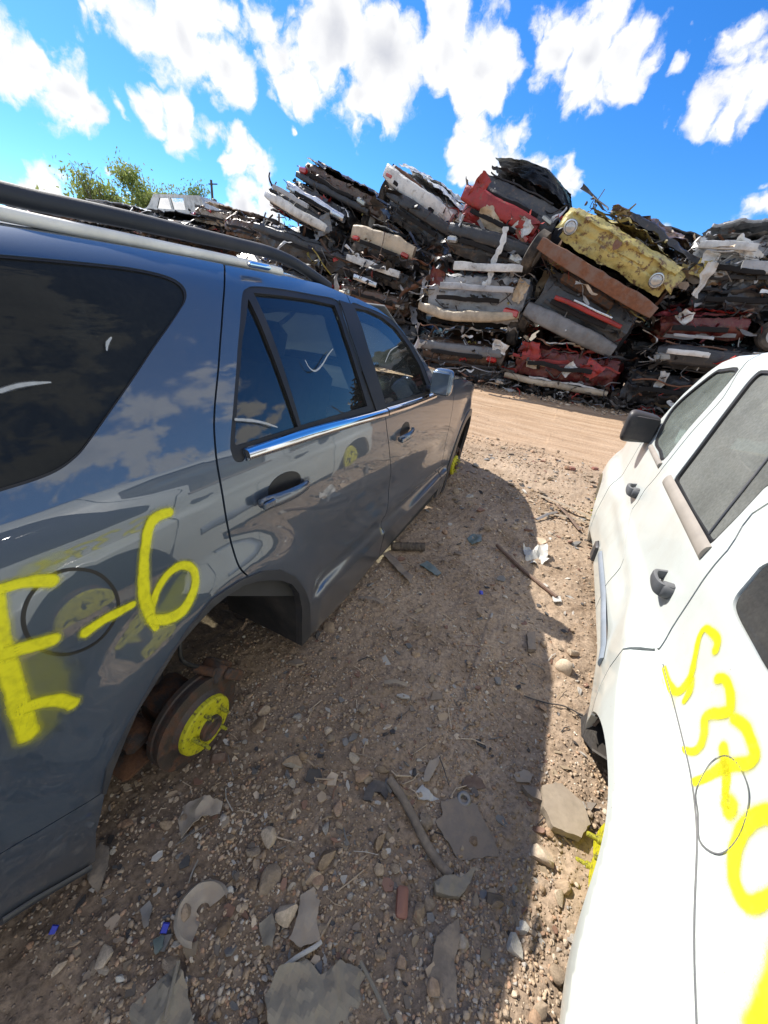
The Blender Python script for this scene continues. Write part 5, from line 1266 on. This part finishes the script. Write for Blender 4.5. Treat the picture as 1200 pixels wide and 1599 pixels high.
def tree(label, px, y, top_px, spread, lm, seed, nleaf=7500, bare=False, lean=0.0):
    R = random.Random(seed); T = at_y(top_px, y); spread = abs(at_y((px-spread*10, top_px[1]), y)[0]-at_y((px+spread*10, top_px[1]), y)[0])/2; base = np.array([at_y((px, top_px[1]), y)[0], y, 0.0]); Ht = T[2]
    t = thing('tree', label, 'tree', base, 'trees beyond the low heap' if not bare else None)
    b = MB(); tips = []; nb = []
    def limb(p, d, L, r, dep):
        q = [p]; v = d.copy()
        for i in range(4):
            v = v+np.array([R.gauss(0,.16), R.gauss(0,.16), R.gauss(.05,.1)]); v /= np.linalg.norm(v); q.append(q[-1]+v*L/4)
        b.tube(smooth(q, 3), np.linspace(r, r*.55, len(smooth(q,3))), 6 if dep else 9)
        if dep >= 3 or r < .012: tips.append(q[-1]); return
        for k in range(3 if dep else 5):
            a = R.uniform(0, 2*math.pi); s = R.uniform(.5, 1.0); nd = v+s*np.array([math.cos(a), math.sin(a), R.uniform(-.2,.5)]); nd /= np.linalg.norm(nd)
            st = q[R.choice((2,3,4)) if dep else R.choice((3,4,4))]; limb(st, nd, L*R.uniform(.55,.75), r*.55, dep+1)
    H0 = Ht*(.46 if not bare else .55); limb(base, np.array([lean, 0, 1.0]), H0, Ht*.020, 0); tips = np.array(tips)
    sc_ = (Ht*.97)/max(1e-3, tips[:,2].max()); hs = spread/max(1e-3, np.abs(tips[:,0]-base[0]).max())
    def warp(V): V = V.copy(); V[:,0] = base[0]+(V[:,0]-base[0])*hs; V[:,1] = base[1]+(V[:,1]-base[1])*hs; V[:,2] *= sc_; return V
    b.V = [warp(np.concatenate(b.V))]; b.build('trunk', MATS['bark'], t)
    if bare: return
    tips = warp(tips); cl = MB(); rr = np.random.RandomState(seed)
    for i in range(nleaf):
        c = tips[rr.randint(len(tips))]+rr.normal(size=3)*np.array([spread*.19, spread*.19, spread*.14]); s = rr.uniform(.028,.065)*spread; M = rotm(R)
        cl.add(np.array([(-s,0,0),(0,-s*.45,s*.1),(s,0,0),(0,s*.45,s*.1)])@M.T+c, [(0,1,2,3)])
    cl.build('crown', MATS[lm], t, smooth=False)
tree('broad yellow-green tree at the far left beyond the low heap', 122, 30, (112,274), 4.2, 'leaf_yellow_green', 3)
tree('rounded yellow-green tree between the bare tree and the white van', 207, 30, (207,266), 3.8, 'leaf_yellow_green', 8, 8500)
tree('small darker green tree behind the white van beside the utility pole', 290, 32, (288,286), 3.2, 'leaf_green', 12)
tree('low green bush-like tree right behind the utility pole', 322, 33, (318,312), 1.8, 'leaf_green', 17, 2000)
tree('bare leafless tree standing between the two yellow-green trees', 155, 29, (150,246), 2.6, 'leaf_green', 5, bare=True, lean=-.1)
def pole(px, y, top, cans, label):
    T = at_y(top, y); o = thing('utility_pole', label, 'utility pole', (T[0], y, 0)); b = MB(); b.tube([(T[0],y,0),(T[0],y,T[2])], [.16,.11], 10); b.build('pole', MATS['bark'], o)
    b = MB(); b.box((T[0]+.35, y-.15, T[2]-.35), (1.1,.08,.09)); b.build('crossarm', MATS['bark'], o)
    for k in range(cans):
        b = MB(); b.lathe([(.0001,-.5),(.24,-.48),(.26,0),(.24,.35),(.12,.42),(.0001,.44)], (T[0]+.32, y-.1, T[2]-1.9-.0*k), (0,0,1), 16); b.build('transformer', MATS['scrap_grey'], o)
pole(329, 36, (330,281), 1, 'wooden utility pole with a transformer beside the green tree'); pole(436, 46, (436,334), 0, 'distant thin utility pole left of the tall scrap stacks')
# ================================================================== stones and litter between the two cars
def stone_mat():
    m, N = mat_new('stone'); co = obj_co(N); oi = N.n('ShaderNodeObjectInfo').outputs['Random']; isl = N.n('ShaderNodeNewGeometry').outputs['Random Per Island']
    k = N.math('FRACT', N.math('ADD', N.math('MULTIPLY', oi, 7.3), N.math('MULTIPLY', isl, 5.1)))
    c = N.ramp(k, [(0,(.26,.18,.115)),(.2,(.43,.31,.20)),(.4,(.33,.26,.19)),(.6,(.54,.41,.28)),(.75,(.42,.25,.155)),(.88,(.60,.49,.36)),(.96,(.36,.33,.29)),(1,(.66,.58,.46))])
    f = N.noise(co, 2.2, 6, .65); c = N.mix(1.0, c, N.ramp(f, [(.3,.7),(.7,1.25)]), 'MULTIPLY')
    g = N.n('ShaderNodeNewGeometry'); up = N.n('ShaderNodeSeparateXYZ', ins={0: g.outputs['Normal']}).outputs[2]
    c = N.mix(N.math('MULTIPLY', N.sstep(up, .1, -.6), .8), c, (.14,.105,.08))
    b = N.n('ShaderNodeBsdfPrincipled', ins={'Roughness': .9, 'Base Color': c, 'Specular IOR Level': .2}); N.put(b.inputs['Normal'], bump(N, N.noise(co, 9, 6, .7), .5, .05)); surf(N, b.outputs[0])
stone_mat()
simple('pale_stone', (.54,.43,.31), .9, bumpk=.5, bscale=25, var=.3); simple('white_stone', (.58,.54,.46), .9, bumpk=.4, var=.25); simple('brick', (.30,.12,.085), .9, bumpk=.5, bscale=40, var=.4, dust=.35)
simple('dusty_rubber', (.13,.108,.09), sc=9.0, rough=.75, dust=.8, dustcol=(.30,.235,.17), bumpk=.4, bscale=14); simple('dusty_plastic', (.20,.168,.138), sc=9.0, rough=.6, bumpk=.5, bscale=8, dust=.9, dustcol=(.28,.22,.165)); simple('pale_plastic', (.36,.31,.25), sc=9.0, rough=.6, bumpk=.4, bscale=7, dust=.8, dustcol=(.38,.30,.22))
simple('grey_sheet', (.25,.225,.175), sc=9.0, rough=.6, bumpk=.6, bscale=6, dust=.9, dustcol=(.29,.24,.175)); simple('white_plastic', (.55,.54,.50), sc=9.0, rough=.5, dust=.35); simple('blue_plastic', (.02,.04,.42), sc=9.0, rough=.35, var=.2); simple('wood_tan', (.33,.27,.20), sc=9.0, rough=.85, dust=.5, bumpk=.4); simple('rust_flake', (.15,.085,.06), sc=9.0, rough=.9, bumpk=.6, dust=.4)
simple('black_plastic', (.022,.023,.027), sc=9.0, rough=.45, dust=.35); simple('tin', (.32,.32,.31), sc=9.0, rough=.35, metal=.7, dust=.6); simple('green_glass', (.10,.16,.15), sc=9.0, rough=.2, dust=.35)
def stone_mesh(seed, mat='stone', sub=2):
    bm = bmesh.new(); bmesh.ops.create_icosphere(bm, subdivisions=sub, radius=1.0); R = np.random.RandomState(seed)
    V = np.array([v.co[:] for v in bm.verts]); V += .30*V*fbm(V*.9+seed*3.7, 3)[:,None]
    for k in range(9):
        n = R.normal(size=3); n /= np.linalg.norm(n); d = R.uniform(.36,.74); o = V@n-d; V -= np.maximum(0, o)[:,None]*n*.92
    V += .03*V*fbm(V*4+seed, 3)[:,None]; V *= np.array([1, R.uniform(.65,.95), R.uniform(.45,.75)])
    for v, c in zip(bm.verts, V): v.co = c
    me = bpy.data.meshes.new('stone'); bm.to_mesh(me); bm.free()
    me.polygons.foreach_set('use_smooth', [True]*len(me.polygons)); me.materials.append(MATS[mat])
    bm = bmesh.new(); bm.from_mesh(me)
    for e in bm.edges:
        if len(e.link_faces) == 2 and e.link_faces[0].normal.dot(e.link_faces[1].normal) < .82: e.smooth = False
    bm.to_mesh(me); bm.free(); return me
STONES = [stone_mesh(i) for i in range(14)]
def gz(x, y): return float(ground_z(np.array([x]), np.array([y]))[0])
def put_stone(x, y, r, me, R, label, group=None, name='stone'):
    o = bpy.data.objects.new(name, me); COL.objects.link(o); o.scale = (r, r, r*R.uniform(.85,1.1)); o.location = (x, y, gz(x, y)+r*.20); o.rotation_euler = (R.uniform(-.3,.3), R.uniform(-.3,.3), R.uniform(0, 6.28))
    return tag(o, label, 'stone', group)
def blocked(x, y): return x < -1.0 or (x > .44)
def stones():
    R = random.Random(21)
    # the ones the photograph shows plainly: pixel, size in pixels, material, label
    for (px, py, s, mt, lb) in [(845,1336,21,'pale_stone','big pale oval stone at the shadow edge just right of the grey flap'),(795,1490,22,'white_stone','bright white stone in the sun, the larger of two by the shadow edge'),(808,1455,14,'white_stone','small bright white stone just above the larger white one'),
        (421,1312,20,'pale_stone','long brownish stone standing out left of the curved grey hose'),(396,1335,15,'stone','rounded brown stone beside the long brownish stone'),(167,1492,20,'pale_stone','pale angular stone below the curved plastic dish near the dark SUV bumper'),(190,1528,9,'white_stone','small white chip in dark soil near the bottom left of the photo'),
        (447,1430,21,'pale_stone','pinkish grey stone right of the curved plastic dish'),(360,1395,10,'white_stone','small upright white stone touching the curved plastic dish'),(455,1275,11,'stone','small bluish grey stone between the brake disc and the curved hose'),(512,1142,8,'pale_stone','small round stone alone on bare dirt right of the yellow hub'),(652,1018,11,'stone','lone grey-brown stone on open dirt in the middle of the gap'),
        (880,1046,16,'pale_stone','sunlit tan stone beside the flare of the white SUV'),(895,1020,12,'pale_stone','sunlit pinkish stone near the white SUV, behind the tan one'),(622,1518,13,'stone','grey cube-like stone below the red brick chunk'),(382,1420,9,'stone','small grey stone right above the dish rim'),(590,1318,14,'stone','grey stone left of the lower end of the curved hose'),(600,1335,10,'stone','tan stone touching the hose near its lower end'),
        (480,1405,12,'stone','flat grey stone above the crumpled sheet'),(855,1300,10,'stone','brown stone tucked under the tan block'),(770,1460,11,'stone','dark grey stone at the shadow edge left of the white stones'),(95,1512,13,'stone','flat grey stone at the bottom left below the bumper'),(870,1405,12,'pale_stone','sunlit brown stone between the white stones and the yellow studs')]:
        P = at_z((px, py), .0); Q = at_z((px+s, py), .0); put_stone(P[0], P[1], np.linalg.norm(P-Q), STONES[R.randrange(14)] if mt == 'stone' else stone_mesh(R.randrange(1000), mt), R, lb)
    n = 0
    lab = {0:('small dirt-brown stone lying loose in the gap between the two cars','loose stones between the cars'), 1:('small loose stone at the near edge of the tan dirt track','loose stones by the dirt track')}
    while n < 272:
        k = 0 if n < 205 else 1
        if k == 0:
            x, y = R.uniform(-.95,.48), .04+abs(R.gauss(0,.75)); r = .008+abs(R.gauss(0,.012))
            if R.random() < .5: x, y = R.gauss(-.25,.32), R.uniform(.06,.75)
        else: x, y = R.uniform(-.7,1.4), R.uniform(2.2,5.4); r = .012+abs(R.gauss(0,.018))
        if blocked(x, y) and k == 0: continue
        if x > .45+.03*y and y < 4.4: continue
        put_stone(x, y, min(r,.05), STONES[R.randrange(14)], R, *lab[k]); n += 1
    # gravel: too many to count, one object
    rr = np.random.RandomState(4); bm = bmesh.new(); bmesh.ops.create_icosphere(bm, subdivisions=1, radius=1.0); base = np.array([v.co[:] for v in bm.verts]); fc = np.array([[v.index for v in f.verts] for f in bm.faces]); bm.free()
    var = []
    for i in range(10):
        V = base.copy(); V += .35*V*fbm(V*1.1+i*4.1, 2)[:,None]
        for k in range(9):
            nn = rr.normal(size=3); nn /= np.linalg.norm(nn); V -= np.maximum(0, V@nn-rr.uniform(.35,.65))[:,None]*nn
        var.append(V*np.array([1,.8,.6]))
    def field(N, xr, yf, r0, rs, dens=None):
        x = rr.uniform(xr[0], xr[1], N); y = yf(N); r = r0+np.abs(rr.normal(size=N))*rs; q = np.c_[x*2.1, y*2.1, x*0]; w = fbm(q, 3)
        ok = rr.uniform(size=N) < np.clip(.46+2.0*w, .22, 1); return x[ok], y[ok], r[ok]
    parts = [field(34000, (-1.05,.62), lambda N: -.02+np.abs(rr.normal(size=N))*.85, .0018, .0042), field(11000, (-1.0,.66), lambda N: rr.uniform(.9,3.6,N), .003, .005),
             field(9000, (-1.5,2.5), lambda N: rr.uniform(3.2,5.3,N), .005, .008), field(3500, (-6,5), lambda N: 9.6+rr.normal(size=N)*.28, .010, .028), field(1500, (-4,4), lambda N: rr.uniform(5,9.5,N), .004, .006)]
    X = np.concatenate([p[0] for p in parts]); Y = np.concatenate([p[1] for p in parts]); Rr = np.concatenate([p[2] for p in parts]); Z = ground_z(X, Y); n = len(X); nv = len(base)
    VV = np.zeros((n, nv, 3)); th = rr.uniform(0, 6.28, n); c, s = np.cos(th), np.sin(th); vi = rr.randint(10, size=n); B = np.array(var)[vi]
    VV[:,:,0] = (B[:,:,0]*c[:,None]-B[:,:,1]*s[:,None])*Rr[:,None]+X[:,None]; VV[:,:,1] = (B[:,:,0]*s[:,None]+B[:,:,1]*c[:,None])*Rr[:,None]+Y[:,None]; VV[:,:,2] = B[:,:,2]*Rr[:,None]+Z[:,None]+Rr[:,None]*.18
    F = (fc[None,:,:]+(np.arange(n)*nv)[:,None,None]).reshape(-1,3); me = bpy.data.meshes.new('gravel'); me.vertices.add(n*nv); me.vertices.foreach_set('co', VV.ravel()); me.loops.add(F.size); me.loops.foreach_set('vertex_index', F.ravel().astype(np.int32))
    me.polygons.add(len(F)); me.polygons.foreach_set('loop_start', np.arange(0, F.size, 3)); me.update(); me.validate(); me.materials.append(MATS['stone']); o = bpy.data.objects.new('gravel', me); COL.objects.link(o); o['kind'] = 'stuff'; o['label'] = 'fine brown gravel strewn over the dirt'
    print('gravel', n)
stones()

def lit(name, label, cat, b, mt, group=None, smooth_=True, autos=40, usecol=False):
    V = np.concatenate(b.V); c = V.mean(0); c[2] = V[:,2].min(); o = b.build(name, MATS[mt], None, smooth_, autos, loc=tuple(c), usecol=usecol); return tag(o, label, cat, group)
def G(p, up=0.0): q = at_z(p, 0.0); return np.array([q[0], q[1], gz(q[0], q[1])+up])
def slab(b, px, th, lift=.004, tilt=None, noise_=.004, seed=1, step=.012):
    """a bent flat piece given by its outline on the ground"""
    P = np.array([at_z(p, 0.0)[:2] for p in px]); P = dedupe(resample(P, min(step,.008))); P = P+.0035*np.c_[fbm(np.c_[P*60, P[:,:1]*0+seed], 3), fbm(np.c_[P*60, P[:,:1]*0+seed+9.5], 3)]*min(1.0, step/.01)*2; lo, hi = P.min(0), P.max(0)
    gx, gy = np.meshgrid(np.arange(lo[0], hi[0], step), np.arange(lo[1], hi[1], step)); Q = np.c_[gx.ravel(), gy.ravel()]; Q = Q[inside(Q, [P])] if len(Q) else Q
    if len(Q): Q = Q[np.array([np.min(((P-q)**2).sum(1)) for q in Q]) > (step*.45)**2]
    A = np.concatenate([P, Q]) if len(Q) else P; n0 = len(P)
    vo, eo, fo, *_ = delaunay_2d_cdt([Vector(p) for p in A], [(i, (i+1) % n0) for i in range(n0)], [], 0, 1e-6); P2 = np.array([(v.x, v.y) for v in vo]); F = np.array([tuple(f) for f in fo]); F = F[inside(P2[F].mean(1), [P])]
    z0 = np.mean([gz(x, y) for x, y in P[::3]]); q = np.c_[P2*14, np.full(len(P2), seed*3.3)]
    rg = fbm(np.c_[P2*9, np.full(len(P2), seed*1.7)], 3, True); z = z0+lift+noise_*(fbm(q, 3)*1.2+(rg-.4)*1.6)
    if tilt is not None: z = z+(P2-P2.mean(0))@np.array(tilt)
    n = len(P2); V = np.concatenate([np.c_[P2, z+th], np.c_[P2, z]]); F2 = []
    for f in F:
        a, bb, c = P2[f[0]], P2[f[1]], P2[f[2]]; f = tuple(f) if (bb[0]-a[0])*(c[1]-a[1])-(bb[1]-a[1])*(c[0]-a[0]) > 0 else (f[0], f[2], f[1]); F2.append(f); F2.append((f[0]+n, f[2]+n, f[1]+n))
    from collections import Counter
    cnt = Counter(tuple(sorted((f[i], f[(i+1) % 3]))) for f in F2[::2] for i in range(3))
    for f in F2[::2]:
        for i in range(3):
            a, c = f[i], f[(i+1) % 3]
            if cnt[tuple(sorted((a, c)))] == 1: F2.append((c, a, a+n, c+n))
    b.add(V, F2); return b
def litter():
    # curved hose and the flattened one below it
    b = MB(); P = smooth([G((608,1222),.016), G((625,1248),.018), G((643,1278),.018), G((663,1318),.018), G((682,1350),.017), G((702,1376),.012)], 6); b.tube(P, .0135, 14, cap=False); b.tube(P[::-1], .0105, 14, cap=False)
    lit('hose', 'curved dusty grey hose lying beside the grey flap', 'hose', b, 'dusty_rubber')
    b = slab(MB(), [(672,1482),(690,1466),(706,1452),(708,1480),(700,1520),(702,1560),(700,1590),(668,1592),(660,1560),(665,1520)], .012, .004, noise_=.006, seed=4); lit('flat_hose', 'flattened grey-brown hose near the bottom edge of the photo', 'hose', b, 'dusty_rubber')
    b = slab(MB(), [(672,1390),(690,1378),(715,1380),(735,1368),(728,1392),(712,1412),(690,1410),(676,1408)], .022, .004, noise_=.016, seed=6, step=.007); lit('rag', 'dirt-caked rag lump at the lower end of the curved hose', 'rag', b, 'grey_sheet')
    # grey flap with a ring on it
    b = slab(MB(), [(688,1254),(712,1247),(742,1258),(778,1328),(776,1338),(722,1344),(714,1342),(679,1284),(690,1275)], .006, .006, (.0,.03), .003, 7); lit('rubber_flap', 'flat grey four-sided flap with a round ring at its top corner', 'rubber flap', b, 'dusty_plastic')
    c = G((724,1250), .017); b = MB(); b.tube([c+.0165*np.array((math.cos(t), math.sin(t), .12*math.sin(t))) for t in np.linspace(0, 2*math.pi, 25)], .0082, 10, cap=False); lit('ring', 'small grey ring resting on the top corner of the grey flap', 'ring', b, 'tin')
    b = slab(MB(), [(728,1212),(740,1207),(752,1215),(760,1230),(740,1232),(722,1224)], .003, .004, noise_=.004, seed=8, step=.008); lit('broken_plastic', 'thin brown curved shard just above the grey flap', 'plastic shard', b, 'rust_flake')
    b = slab(MB(), [(662,1208),(672,1190),(688,1180),(684,1196),(670,1222),(661,1222)], .004, .006, noise_=.008, seed=9, step=.008); lit('broken_plastic', 'narrow cream plastic shard pointing up, right of the curved hose', 'plastic shard', b, 'pale_plastic')
    b = slab(MB(), [(648,1240),(660,1226),(672,1240),(686,1250),(668,1252),(654,1250)], .004, .006, noise_=.008, seed=10, step=.008); lit('broken_plastic', 'pale triangular plastic shard between the hose and the flap', 'plastic shard', b, 'white_plastic')
    b = MB(); b.tube([G((686,1185),.012), G((692,1205),.02), G((702,1225),.006)], .002, 6); lit('wire', 'short thin dark wire standing above the grey flap', 'wire', b, 'black_plastic')
    # broken black part and small block
    b = MB(); slab(b, [(566,1250),(572,1232),(584,1222),(598,1226),(606,1242),(602,1254),(594,1242),(584,1240),(580,1254)], .010, .006, (.1,.2), .006, 41, .006); lit('broken_bracket', 'broken black plastic bracket left of the top of the hose', 'bracket', b, 'black_plastic')
    # tan block on the shadow line
    P = [(842,1237),(868,1232),(903,1262),(915,1296),(900,1318),(858,1300),(843,1268)]
    b = slab(MB(), P, .030, .004, (.02,.03), .003, 11); lit('foam_block', 'thick tan grooved block half in the sun by the white SUV', 'block', b, 'wood_tan')
    b = slab(MB(), [(812,1232),(838,1240),(842,1258),(820,1246)], .02, .002, noise_=.003, seed=12, step=.01); lit('dark_block', 'small dark block in shadow touching the tan grooved block', 'block', b, 'dusty_plastic')
    b = slab(MB(), [(800,1212),(815,1205),(832,1212),(826,1226),(806,1224)], .004, .003, noise_=.005, seed=13, step=.009); lit('broken_plastic', 'flat brownish shard in shadow above the tan block', 'plastic shard', b, 'pale_plastic')
    # brick
    b = MB(); M = Euler((.1,.12,.35)).to_matrix(); b.box(G((625,1418),.014), (.028,.060,.030), M, bev=.007); lit('brick', 'red brick chunk among grey stones near the bottom middle', 'brick', b, 'brick')
    for (p, s, lb) in (((893,733),.09,'broken red brick on the near edge of the dirt track, left of another'), ((930,731),.08,'broken red brick at the dirt track beside the white SUV nose'), ((342,1186),.05,'rusty brown clod with sharp corners just below the yellow hub')):
        b = MB(); b.box(G(p, s*.2), (s, s*.6, s*.4), Euler((.2,.1,.7)).to_matrix(), bev=s*.08, taper=.85); lit('brick', lb, 'brick', b, 'brick' if s > .06 else 'rust_flake')
    # curved plastic dish
    c = G((318,1428), .004); b = MB()
    def dish(u, v):
        a = math.radians(60)+u*math.radians(235); r = .016+.046*v; z = np.interp(v, [0,.15,.6,.85,1], [.004,.012,.016,.028,.012]); P = np.c_[c[0]+r*np.cos(a)*1.02, c[1]+r*np.sin(a), c[2]+z]; return P+.004*np.c_[fbm(P*25,2), fbm(P*25+5,2), fbm(P*25+9,2)]
    b.grid(dish, 48, 12); lit('plastic_dish', 'curved pale plastic dish shaped like a C, half sunk in dark soil', 'plastic cover', b, 'pale_plastic')
    b = MB(); b.tube(smooth([G((296,1382),.006), G((304,1366),.022), G((312,1352),.03)], 4), .0022, 6); lit('wire', 'thin pale wire sticking up behind the curved plastic dish', 'wire', b, 'tin')
    # crumpled sheets at the bottom
    def crum(px, seed, amp, th=.0025, step=.010): return slab(MB(), px, th, .012, None, amp, seed, step)
    lit('crumpled_sheet', 'crumpled grey-green sheet at the bottom edge below the white stick', 'plastic sheet', crum([(436,1520),(480,1505),(500,1530),(530,1508),(556,1516),(575,1545),(592,1600),(560,1680),(430,1690),(416,1560)], 21, .016, .002, .008), 'grey_sheet', autos=16)
    lit('crumpled_sheet', 'crumpled grey sheet at the bottom left, folded into ridges', 'plastic sheet', crum([(282,1506),(292,1540),(305,1600),(310,1680),(190,1680),(205,1575),(240,1545)], 22, .019, .002, .008), 'grey_sheet', autos=16)
    for pts, lb in ((((282,1508),(270,1560),(262,1600)), 'thin raised rib across the folded grey sheet'), (((560,1515),(580,1560),(600,1610)), 'thin raised rib along the grey-green sheet')):
        b = MB(); b.tube([G(p,.034) for p in pts], .004, 6); lit('plastic_strip', lb, 'plastic strip', b, 'grey_sheet')
    b = MB(); b.tube(smooth([G((432,1522),.012), G((462,1502),.028), G((490,1484),.022), G((502,1474),.012)], 5), .0048, 7, flat=.5); lit('plastic_strip', 'slim white curved stick lying over the grey-green sheet', 'plastic strip', b, 'white_plastic')
    b = slab(MB(), [(470,1400),(492,1388),(500,1410),(494,1440),(500,1472),(470,1482),(452,1470),(466,1432)], .003, .010, (.1,.0), .012, 23, .009); lit('bent_metal', 'bent tan metal piece with two bolt holes above the white stick', 'metal scrap', b, 'pale_plastic')
    b = slab(MB(), [(405,1445),(425,1432),(432,1455),(426,1485),(412,1482)], .004, .014, (.15,.1), .014, 24, .007); lit('bent_metal', 'twisted grey foil-like scrap left of the bent tan metal piece', 'metal scrap', b, 'grey_sheet')
    b = slab(MB(), [(278,1268),(300,1255),(330,1252),(350,1262),(345,1278),(318,1282),(300,1300),(285,1316),(280,1295)], .004, .014, (.0,.1), .018, 25, .008); lit('bent_metal', 'ragged grey scrap over a damp hole below the brake disc', 'metal scrap', b, 'pale_plastic')
    b = slab(MB(), [(138,1345),(160,1322),(174,1328),(172,1360),(155,1396),(140,1384)], .006, .010, (.2,.3), .008, 26, .010); lit('rubber_flap', 'dark leaf-shaped rubber flap lying under the dark SUV bumper corner', 'rubber flap', b, 'dusty_rubber')
    b = slab(MB(), [(222,1424),(236,1410),(240,1420),(233,1450),(226,1455)], .004, .006, (.1,.1), .006, 27, .008); lit('broken_plastic', 'pointed grey shard left of the curved plastic dish', 'plastic shard', b, 'tin')
    b = slab(MB(), [(240,1470),(256,1460),(258,1480),(245,1492)], .004, .004, (.1,.1), .006, 28, .008); lit('broken_plastic', 'small pale green shard below the blue chip', 'plastic shard', b, 'green_glass')
    for p, s, lb in (((259,1452),.016,'bright blue plastic chip left of the curved plastic dish'), ((86,1455),.014,'blue plastic chip at the lower left under the bumper'), ((752,926),.022,'tiny pale blue chip on the dirt in the middle of the gap')):
        b = MB(); b.box(G(p,.007), (s,s*1.2,s*.3), Euler((.4,.3,.5)).to_matrix(), taper=.8); lit('plastic_chip', lb, 'plastic chip', b, 'blue_plastic', smooth_=False)
    # farther up the gap
    b = MB(); A, B = G((611,856),.030), G((662,857),.030); n = 44; b.tube([A+(B-A)*i/(n-1) for i in range(n)], [.030 if i % 2 else .024 for i in range(n)], 12); lit('corrugated_hose', 'black corrugated hose lying beside the dark SUV sill', 'hose', b, 'dusty_rubber', autos=60)
    b = slab(MB(), [(597,868),(606,863),(645,905),(640,914)], .004, .02, None, .01, 31, .02); lit('metal_strip', 'dark folded metal strip sloping from the dark SUV sill to the ground', 'metal strip', b, 'dusty_plastic')
    b = slab(MB(), [(655,882),(668,876),(690,894),(684,900)], .003, .008, None, .01, 32, .02); lit('metal_strip', 'thin greenish strip right of the corrugated hose', 'metal strip', b, 'green_glass')
    b = slab(MB(), [(730,838),(738,834),(752,836),(752,846),(738,848)], .004, .01, (.1,.1), .01, 33, .012); lit('broken_glass', 'pale green glass shard on the dirt in the gap', 'glass shard', b, 'green_glass')
    b = MB(); b.tube([G((775,855),.03), G((815,893),.014), G((868,936),.012)], .012, 8); lit('metal_rod', 'long dark rod lying across the shadow edge', 'metal rod', b, 'rust_flake')
    b = slab(MB(), [(862,934),(874,934),(876,943),(864,943)], .006, .01, None, .004, 34, .012); lit('metal_chip', 'white chip at the near end of the long dark rod', 'chip', b, 'white_plastic', smooth_=False)
    b = slab(MB(), [(815,855),(830,862),(850,862),(855,880),(835,884),(820,876)], .004, .02, (.1,.2), .03, 35, .02); lit('crumpled_paper', 'crumpled pale paper in the sun beyond the long dark rod', 'paper', b, 'white_plastic')
    b = slab(MB(), [(822,992),(834,990),(836,1018),(824,1018)], .02, .004, None, .002, 36, .02); lit('dark_block', 'small upright dark block in the gap beside a grey stone', 'block', b, 'dusty_plastic')
    P = G((850,1003),.012); put_stone(P[0], P[1], .03, STONES[3], random.Random(3), 'grey angular stone right beside the small upright dark block')
    b = MB(); b.tube(smooth([G((818,1088),.01), G((850,1100),.012), G((880,1106),.01), G((908,1120),.01)], 5), .003, 6); lit('wire', 'thin dark wire crossing from shadow into sun towards the white SUV', 'wire', b, 'black_plastic')
    R = random.Random(5)
    for k, (p, q, w, mt, lb) in enumerate((((845,775),(925,812),.04,'wood_tan','long splintered tan plank across the sunlit dirt'), ((850,800),(930,822),.03,'wood_tan','second splintered plank just nearer than the long tan one'), ((870,790),(905,830),.03,'rust_flake','rusty flat bar under the splintered planks'), ((838,812),(870,800),.03,'tin','short bright tin strip left of the splintered planks'), ((560,936),(600,944),.02,'dusty_plastic','narrow grey strip on the dirt near the dark SUV sill'), ((600,1070),(635,1073),.018,'wood_tan','small splinter of wood lying in the middle of the gap'))):
        b = MB(); A, B = G(p,.02), G(q,.02); b.tube([A, (A+B)/2+(0,0,.015), B], w*.5, 5, flat=.3); lit('plank' if 'plank' in lb or 'wood' in lb else 'metal_strip', lb, 'plank' if 'plank' in lb or 'wood' in lb else 'metal strip', b, mt)
litter()
def chips():
    R = random.Random(88); b = MB(); cols = [(.44,.33,.22),(.56,.44,.31),(.30,.23,.165),(.16,.13,.10),(.05,.047,.045),(.50,.46,.40),(.24,.13,.085),(.19,.18,.165),(.33,.25,.16)]
    def chip(x, y, s):
        n = R.randint(4, 7); a0 = R.uniform(0, 6.28); el = R.uniform(.3, 1.0); P = []
        for k in range(n): a = a0+2*math.pi*(k+R.uniform(-.3,.3))/n; P.append((math.cos(a)*s*R.uniform(.6,1.1), math.sin(a)*s*el*R.uniform(.6,1.1)))
        th = s*R.uniform(.06,.35); M = np.array(Euler((R.gauss(0,.22), R.gauss(0,.22), R.uniform(0,6.28))).to_matrix())
        V = np.array([(p[0], p[1], th/2+R.uniform(-.15,.15)*s) for p in P]+[(p[0]*1.02, p[1]*1.02, -th/2) for p in P])@M.T+np.array((x, y, gz(x, y)+th*.35+s*.08))
        b.add(V, [tuple(range(n)), tuple(range(2*n-1, n-1, -1))]+[(i, n+i, n+(i+1) % n, (i+1) % n) for i in range(n)], np.array(R.choice(cols))*R.uniform(.75, 1.2))
    k = 0
    while k < 1500:
        u = R.random()
        if u < .62: x, y, s = R.gauss(-.25,.36), .02+abs(R.gauss(0,.5)), .004+abs(R.gauss(0,.0075))
        elif u < .88: x, y, s = R.uniform(-.7,.5), R.uniform(.5,3.8), .006+abs(R.gauss(0,.011))
        else: x, y, s = R.uniform(-.6,1.2), R.uniform(2.6,5.0), .012+abs(R.gauss(0,.022))
        if x < -1.05 or x > .46+.03*y: continue
        chip(x, y, min(s,.045)); k += 1
    for k in range(120):
        x, y = R.uniform(-.7,.45), .3+abs(R.gauss(0,1.0)); a = R.uniform(0,6.28); L = R.uniform(.02,.09); c = np.array((x,y,gz(x,y)+.004)); d = np.array((math.cos(a)*L, math.sin(a)*L, 0))
        b.tube([c-d*.5, c+(R.gauss(0,.006), R.gauss(0,.006), .005), c+d*.5], R.uniform(.0008,.0026), 5, col=R.choice(cols))
    o = mobj('debris', np.concatenate(b.V), b.F, MATS['chip_scrap'], None, False, col=np.concatenate(b.C)); o['kind'] = 'stuff'; o['label'] = 'splinters, shards and clods scattered over the dirt'
tinted('chip_scrap', .8, 0.0, .35); chips()
